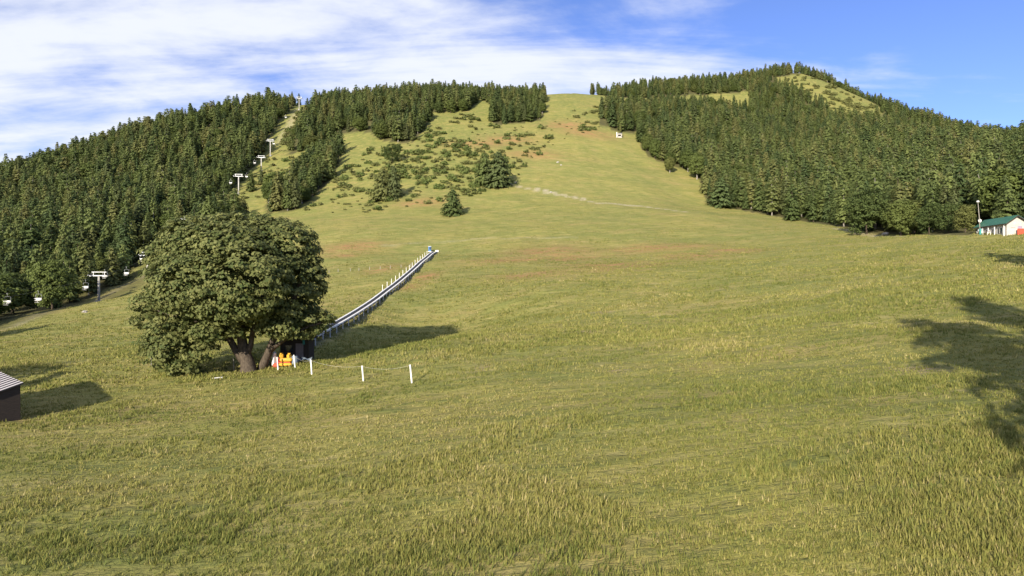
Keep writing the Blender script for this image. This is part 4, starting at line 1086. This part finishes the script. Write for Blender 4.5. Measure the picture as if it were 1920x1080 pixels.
def kiosk():
    p = gp(1162, 258.5); e = empty('lift_kiosk', p); s = p.y / F; tag(e, 'small white kiosk with dark opening on the slope at the forest edge', 'kiosk')
    w, d, h = 8.2 * s, 2.6, 9.0 * s
    m = MB()
    m.box((0, d / 2, h * .10), (w, d, h * .5)); m.box((-w * .44, d / 2, h * .5), (w * .14, d, h * .5)); m.box((w * .42, d / 2, h * .5), (w * .18, d, h * .5)); m.box((0, d / 2, h * .80), (w * 1.0, d, h * .2)); m.build('wall', M['white_wall'], e)
    MB().box((0, d * .8, h * .5), (w * .72, .1, h * .44)).build('back_wall', M['rubber'], e)
    MB().box((0, d / 2, h * .95), (w * 1.25, d + .9, .16), bev=.03).build('roof', M['grey_steel'], e)
    MB().box((-w * .66, .3, h * .55), (.5, .5, h * 1.35), bev=.03).build('pillar', M['white_paint'], e)
    MB().box((w * .72, .6, h * .62), (w * .5, .1, .28)).build('barrier', M['dark_wood'], e)
kiosk()

# ------------------------------------------------------------------ corrugated shed roof in the lower left corner
def shed():
    P1 = Vector(((44 - 960) / F * 42.0, 42.0, (540 - 718) / F * 42.0)); P0d = Vector((-.855, .518, .127)).normalized()
    A = P1; Lr = 12.0; rib = Vector((-.518, -.855, 0)).normalized(); drop = .30
    gz = h1(A.x - 1, A.y); e = empty('slat_roof_shed', (A.x, A.y, gz)); tag(e, 'shed with slatted grey roof cut by the lower left corner', 'shed'); O = e.location
    W = 2.0; B = A + P0d * Lr
    # pale slats on a dark deck, with a white flashing along the lower edge
    dn = rib * W + Vector((0, 0, -drop * W))
    q0 = A - O; q1 = B - O
    MB().add([q0, q1, q1 + dn, q0 + dn] + [v - Vector((0, 0, .08)) for v in (q0, q1, q1 + dn, q0 + dn)], [(0, 1, 2, 3), (7, 6, 5, 4), (0, 3, 7, 4), (1, 5, 6, 2), (2, 6, 7, 3), (0, 4, 5, 1)]).build('roof_deck', M['rubber'], e)
    sl = MB().bar(Vector((0, 0, 0)), dn, .24, .03).build('slat', M['tin_roof'], e); sl.location = q0 + P0d * .15 + Vector((0, 0, .02))
    for k in range(1, int(Lr / .43)):
        o = link_copy(sl, 'slat', e); o.location = q0 + P0d * (.15 + .43 * k) + Vector((0, 0, .02))
    a = A + dn - O; b = B + dn - O
    MB().add([a + Vector((0, 0, .05)), b + Vector((0, 0, .05)), b + rib * 1.6 + Vector((0, 0, -.35)), a + rib * 1.6 + Vector((0, 0, -.35)),
              a + Vector((0, 0, -.02)), b + Vector((0, 0, -.02)), b + rib * 1.6 + Vector((0, 0, -.42)), a + rib * 1.6 + Vector((0, 0, -.42))],
             [(0, 1, 2, 3), (7, 6, 5, 4), (0, 3, 7, 4), (1, 5, 6, 2), (2, 6, 7, 3), (0, 4, 5, 1)]).build('flashing', M['white_paint'], e)
    # walls
    w = MB(); i0 = A - rib * -.12 + P0d * .15 - O; i1 = B - P0d * .15 + rib * .12 - O; j = rib * 2.7
    zt = -.06; zb = gz - O.z - 2.0 if False else -1.5
    c = [i0, i1, i1 + j, i0 + j]; top = [c[0].z + zt, c[1].z + zt, c[1].z - .95, c[0].z - .95]
    vs = [(q.x, q.y, zb) for q in c] + [(q.x, q.y, t) for q, t in zip(c, top)]
    w.add(vs, [(3, 2, 1, 0), (4, 5, 6, 7), (0, 1, 5, 4), (1, 2, 6, 5), (2, 3, 7, 6), (3, 0, 4, 7)]); w.build('wall', M['dark_wood'], e)
    print('shed ground', gz, 'ridge', A.z)
shed()

# ------------------------------------------------------------------ grass
def grass():
    m, nt, L = new_mat('grass_blades')
    out = N(nt, 'ShaderNodeOutputMaterial'); p = N(nt, 'ShaderNodeBsdfPrincipled', inp={'Roughness': 0.7}); p.inputs['Specular IOR Level'].default_value = 0.15
    tr = N(nt, 'ShaderNodeBsdfTranslucent'); ms = N(nt, 'ShaderNodeMixShader'); ms.inputs[0].default_value = .35
    at = N(nt, 'ShaderNodeAttribute', attribute_name='tint'); cr = N(nt, 'ShaderNodeValToRGB'); L(at.outputs['Fac'], cr.inputs[0])
    el = cr.color_ramp.elements; el[0].position = 0; el[0].color = (.135, .165, .040, 1); el[1].position = 1; el[1].color = (.48, .40, .19, 1)
    for pos, c in ((.35, (.225, .230, .058, 1)), (.7, (.330, .300, .092, 1))): x = el.new(pos); x.color = c
    L(cr.outputs[0], p.inputs['Base Color']); L(cr.outputs[0], tr.inputs['Color']); L(p.outputs[0], ms.inputs[1]); L(tr.outputs[0], ms.inputs[2]); L(ms.outputs[0], out.inputs[0])
    g = np.random.default_rng(9)
    n = 112000; k = 6
    # denser close to the camera, thinning out with distance
    Y = 10.5 * (230 / 10.5) ** g.random(n); X = g.uniform(-.98, .98, n) * Y + g.normal(size=n) * .3
    cl = vnoise(X / 3.1, Y / 2.3, 41) * .6 + vnoise(X / .9, Y / .8, 42) * .4
    keep = cl > g.uniform(.05, .62, n); X = X[keep]; Y = Y[keep]; cl = cl[keep]
    base = gp(465, 697)
    Z = H(X, Y); kp = ~in_forest(X, Y, Z) & (X > lift_x(Y) + 6) & (g.random(len(X)) < np.interp(Y, [90, 230], [1, .25])); X = X[kp]; Y = Y[kp]; Z = Z[kp]; n = len(X)
    h = (.09 + .13 * g.random(n) ** 2 + .10 * (vnoise(X / 5.5, Y / 4.5, 43) > .62)) * np.clip(Y / 45, .8, 1.35)
    dry = np.clip(.42 + .55 * (vnoise(X / 8, Y / 6, 44) - .5) + g.normal(size=n) * .16, 0, 1)
    th = g.uniform(0, 2 * np.pi, (n, k)); lean = g.uniform(.15, .9, (n, k)); hb = h[:, None] * g.uniform(.55, 1.15, (n, k))
    rx = X[:, None] + g.normal(size=(n, k)) * .07 * np.clip(Y / 25, 1, 3)[:, None]; ry = Y[:, None] + g.normal(size=(n, k)) * .07 * np.clip(Y / 25, 1, 3)[:, None]
    rz = Z[:, None] - .02 + 0 * rx; wd = (.009 + .0006 * np.minimum(Y, 110))[:, None] * g.uniform(.7, 1.4, (n, k))
    ax = np.cos(th + 1.57) * wd; ay = np.sin(th + 1.57) * wd
    A = np.stack([rx - ax, ry - ay, rz], -1); B = np.stack([rx + ax, ry + ay, rz], -1); T = np.stack([rx + np.cos(th) * lean * hb, ry + np.sin(th) * lean * hb, rz + hb], -1)
    V = np.stack([A, B, T], 2).reshape(-1, 3); Fc = np.arange(n * k * 3).reshape(-1, 3)
    tint = np.clip(dry[:, None] + g.normal(size=(n, k)) * .12, 0, 1); tint = np.repeat(tint.ravel(), 3)
    # coarser tussocks further up the meadow
    n2 = 70000; k2 = 4; Y = g.uniform(1 / 300., 1 / 55., n2) ** -1; X = g.uniform(-.95, .95, n2) * Y
    Y = 55 + 245 * g.random(n2) ** 1.3; X = g.uniform(-.9, .9, n2) * Y
    Z = H(X, Y); c2 = vnoise(X / 9, Y / 5, 51) * .6 + vnoise(X / 2.6, Y / 2, 52) * .4
    kp = (c2 > g.uniform(.3, .7, n2)) & ~in_forest(X, Y, Z) & (X > lift_x(Y) + 8); X = X[kp]; Y = Y[kp]; Z = Z[kp]; n2 = len(X)
    th = g.uniform(0, 6.28, (n2, k2)); hb = (.16 + .24 * g.random(n2) ** 2)[:, None] * g.uniform(.6, 1.2, (n2, k2)); wd = .07 * g.uniform(.7, 1.8, (n2, k2)); sp = (.12 + .0012 * Y)[:, None]
    rx = X[:, None] + g.normal(size=(n2, k2)) * sp * 1.4; ry = Y[:, None] + g.normal(size=(n2, k2)) * sp; rz = Z[:, None] - .04 + 0 * rx
    ax = np.cos(th) * wd; ay = np.sin(th) * wd
    A = np.stack([rx - ax, ry - ay, rz], -1); B = np.stack([rx + ax, ry + ay, rz], -1); T = np.stack([rx + g.normal(size=rx.shape) * .1, ry + g.normal(size=rx.shape) * .1, rz + hb], -1)
    V2 = np.stack([A, B, T], 2).reshape(-1, 3); Fc = np.concatenate([Fc, np.arange(n2 * k2 * 3).reshape(-1, 3) + len(V)]); V = np.concatenate([V, V2])
    t2 = np.clip(.36 + .5 * (vnoise(X / 12, Y / 9, 53) - .5)[:, None] + g.normal(size=(n2, k2)) * .16, 0, 1); tint = np.concatenate([tint, np.repeat(t2.ravel(), 3)])
    o = mesh_obj('grass', V, Fc, m, attrs={'tint': tint}); tag(o, 'short tufted meadow grass in the foreground', 'grass', None, 'stuff')
grass()
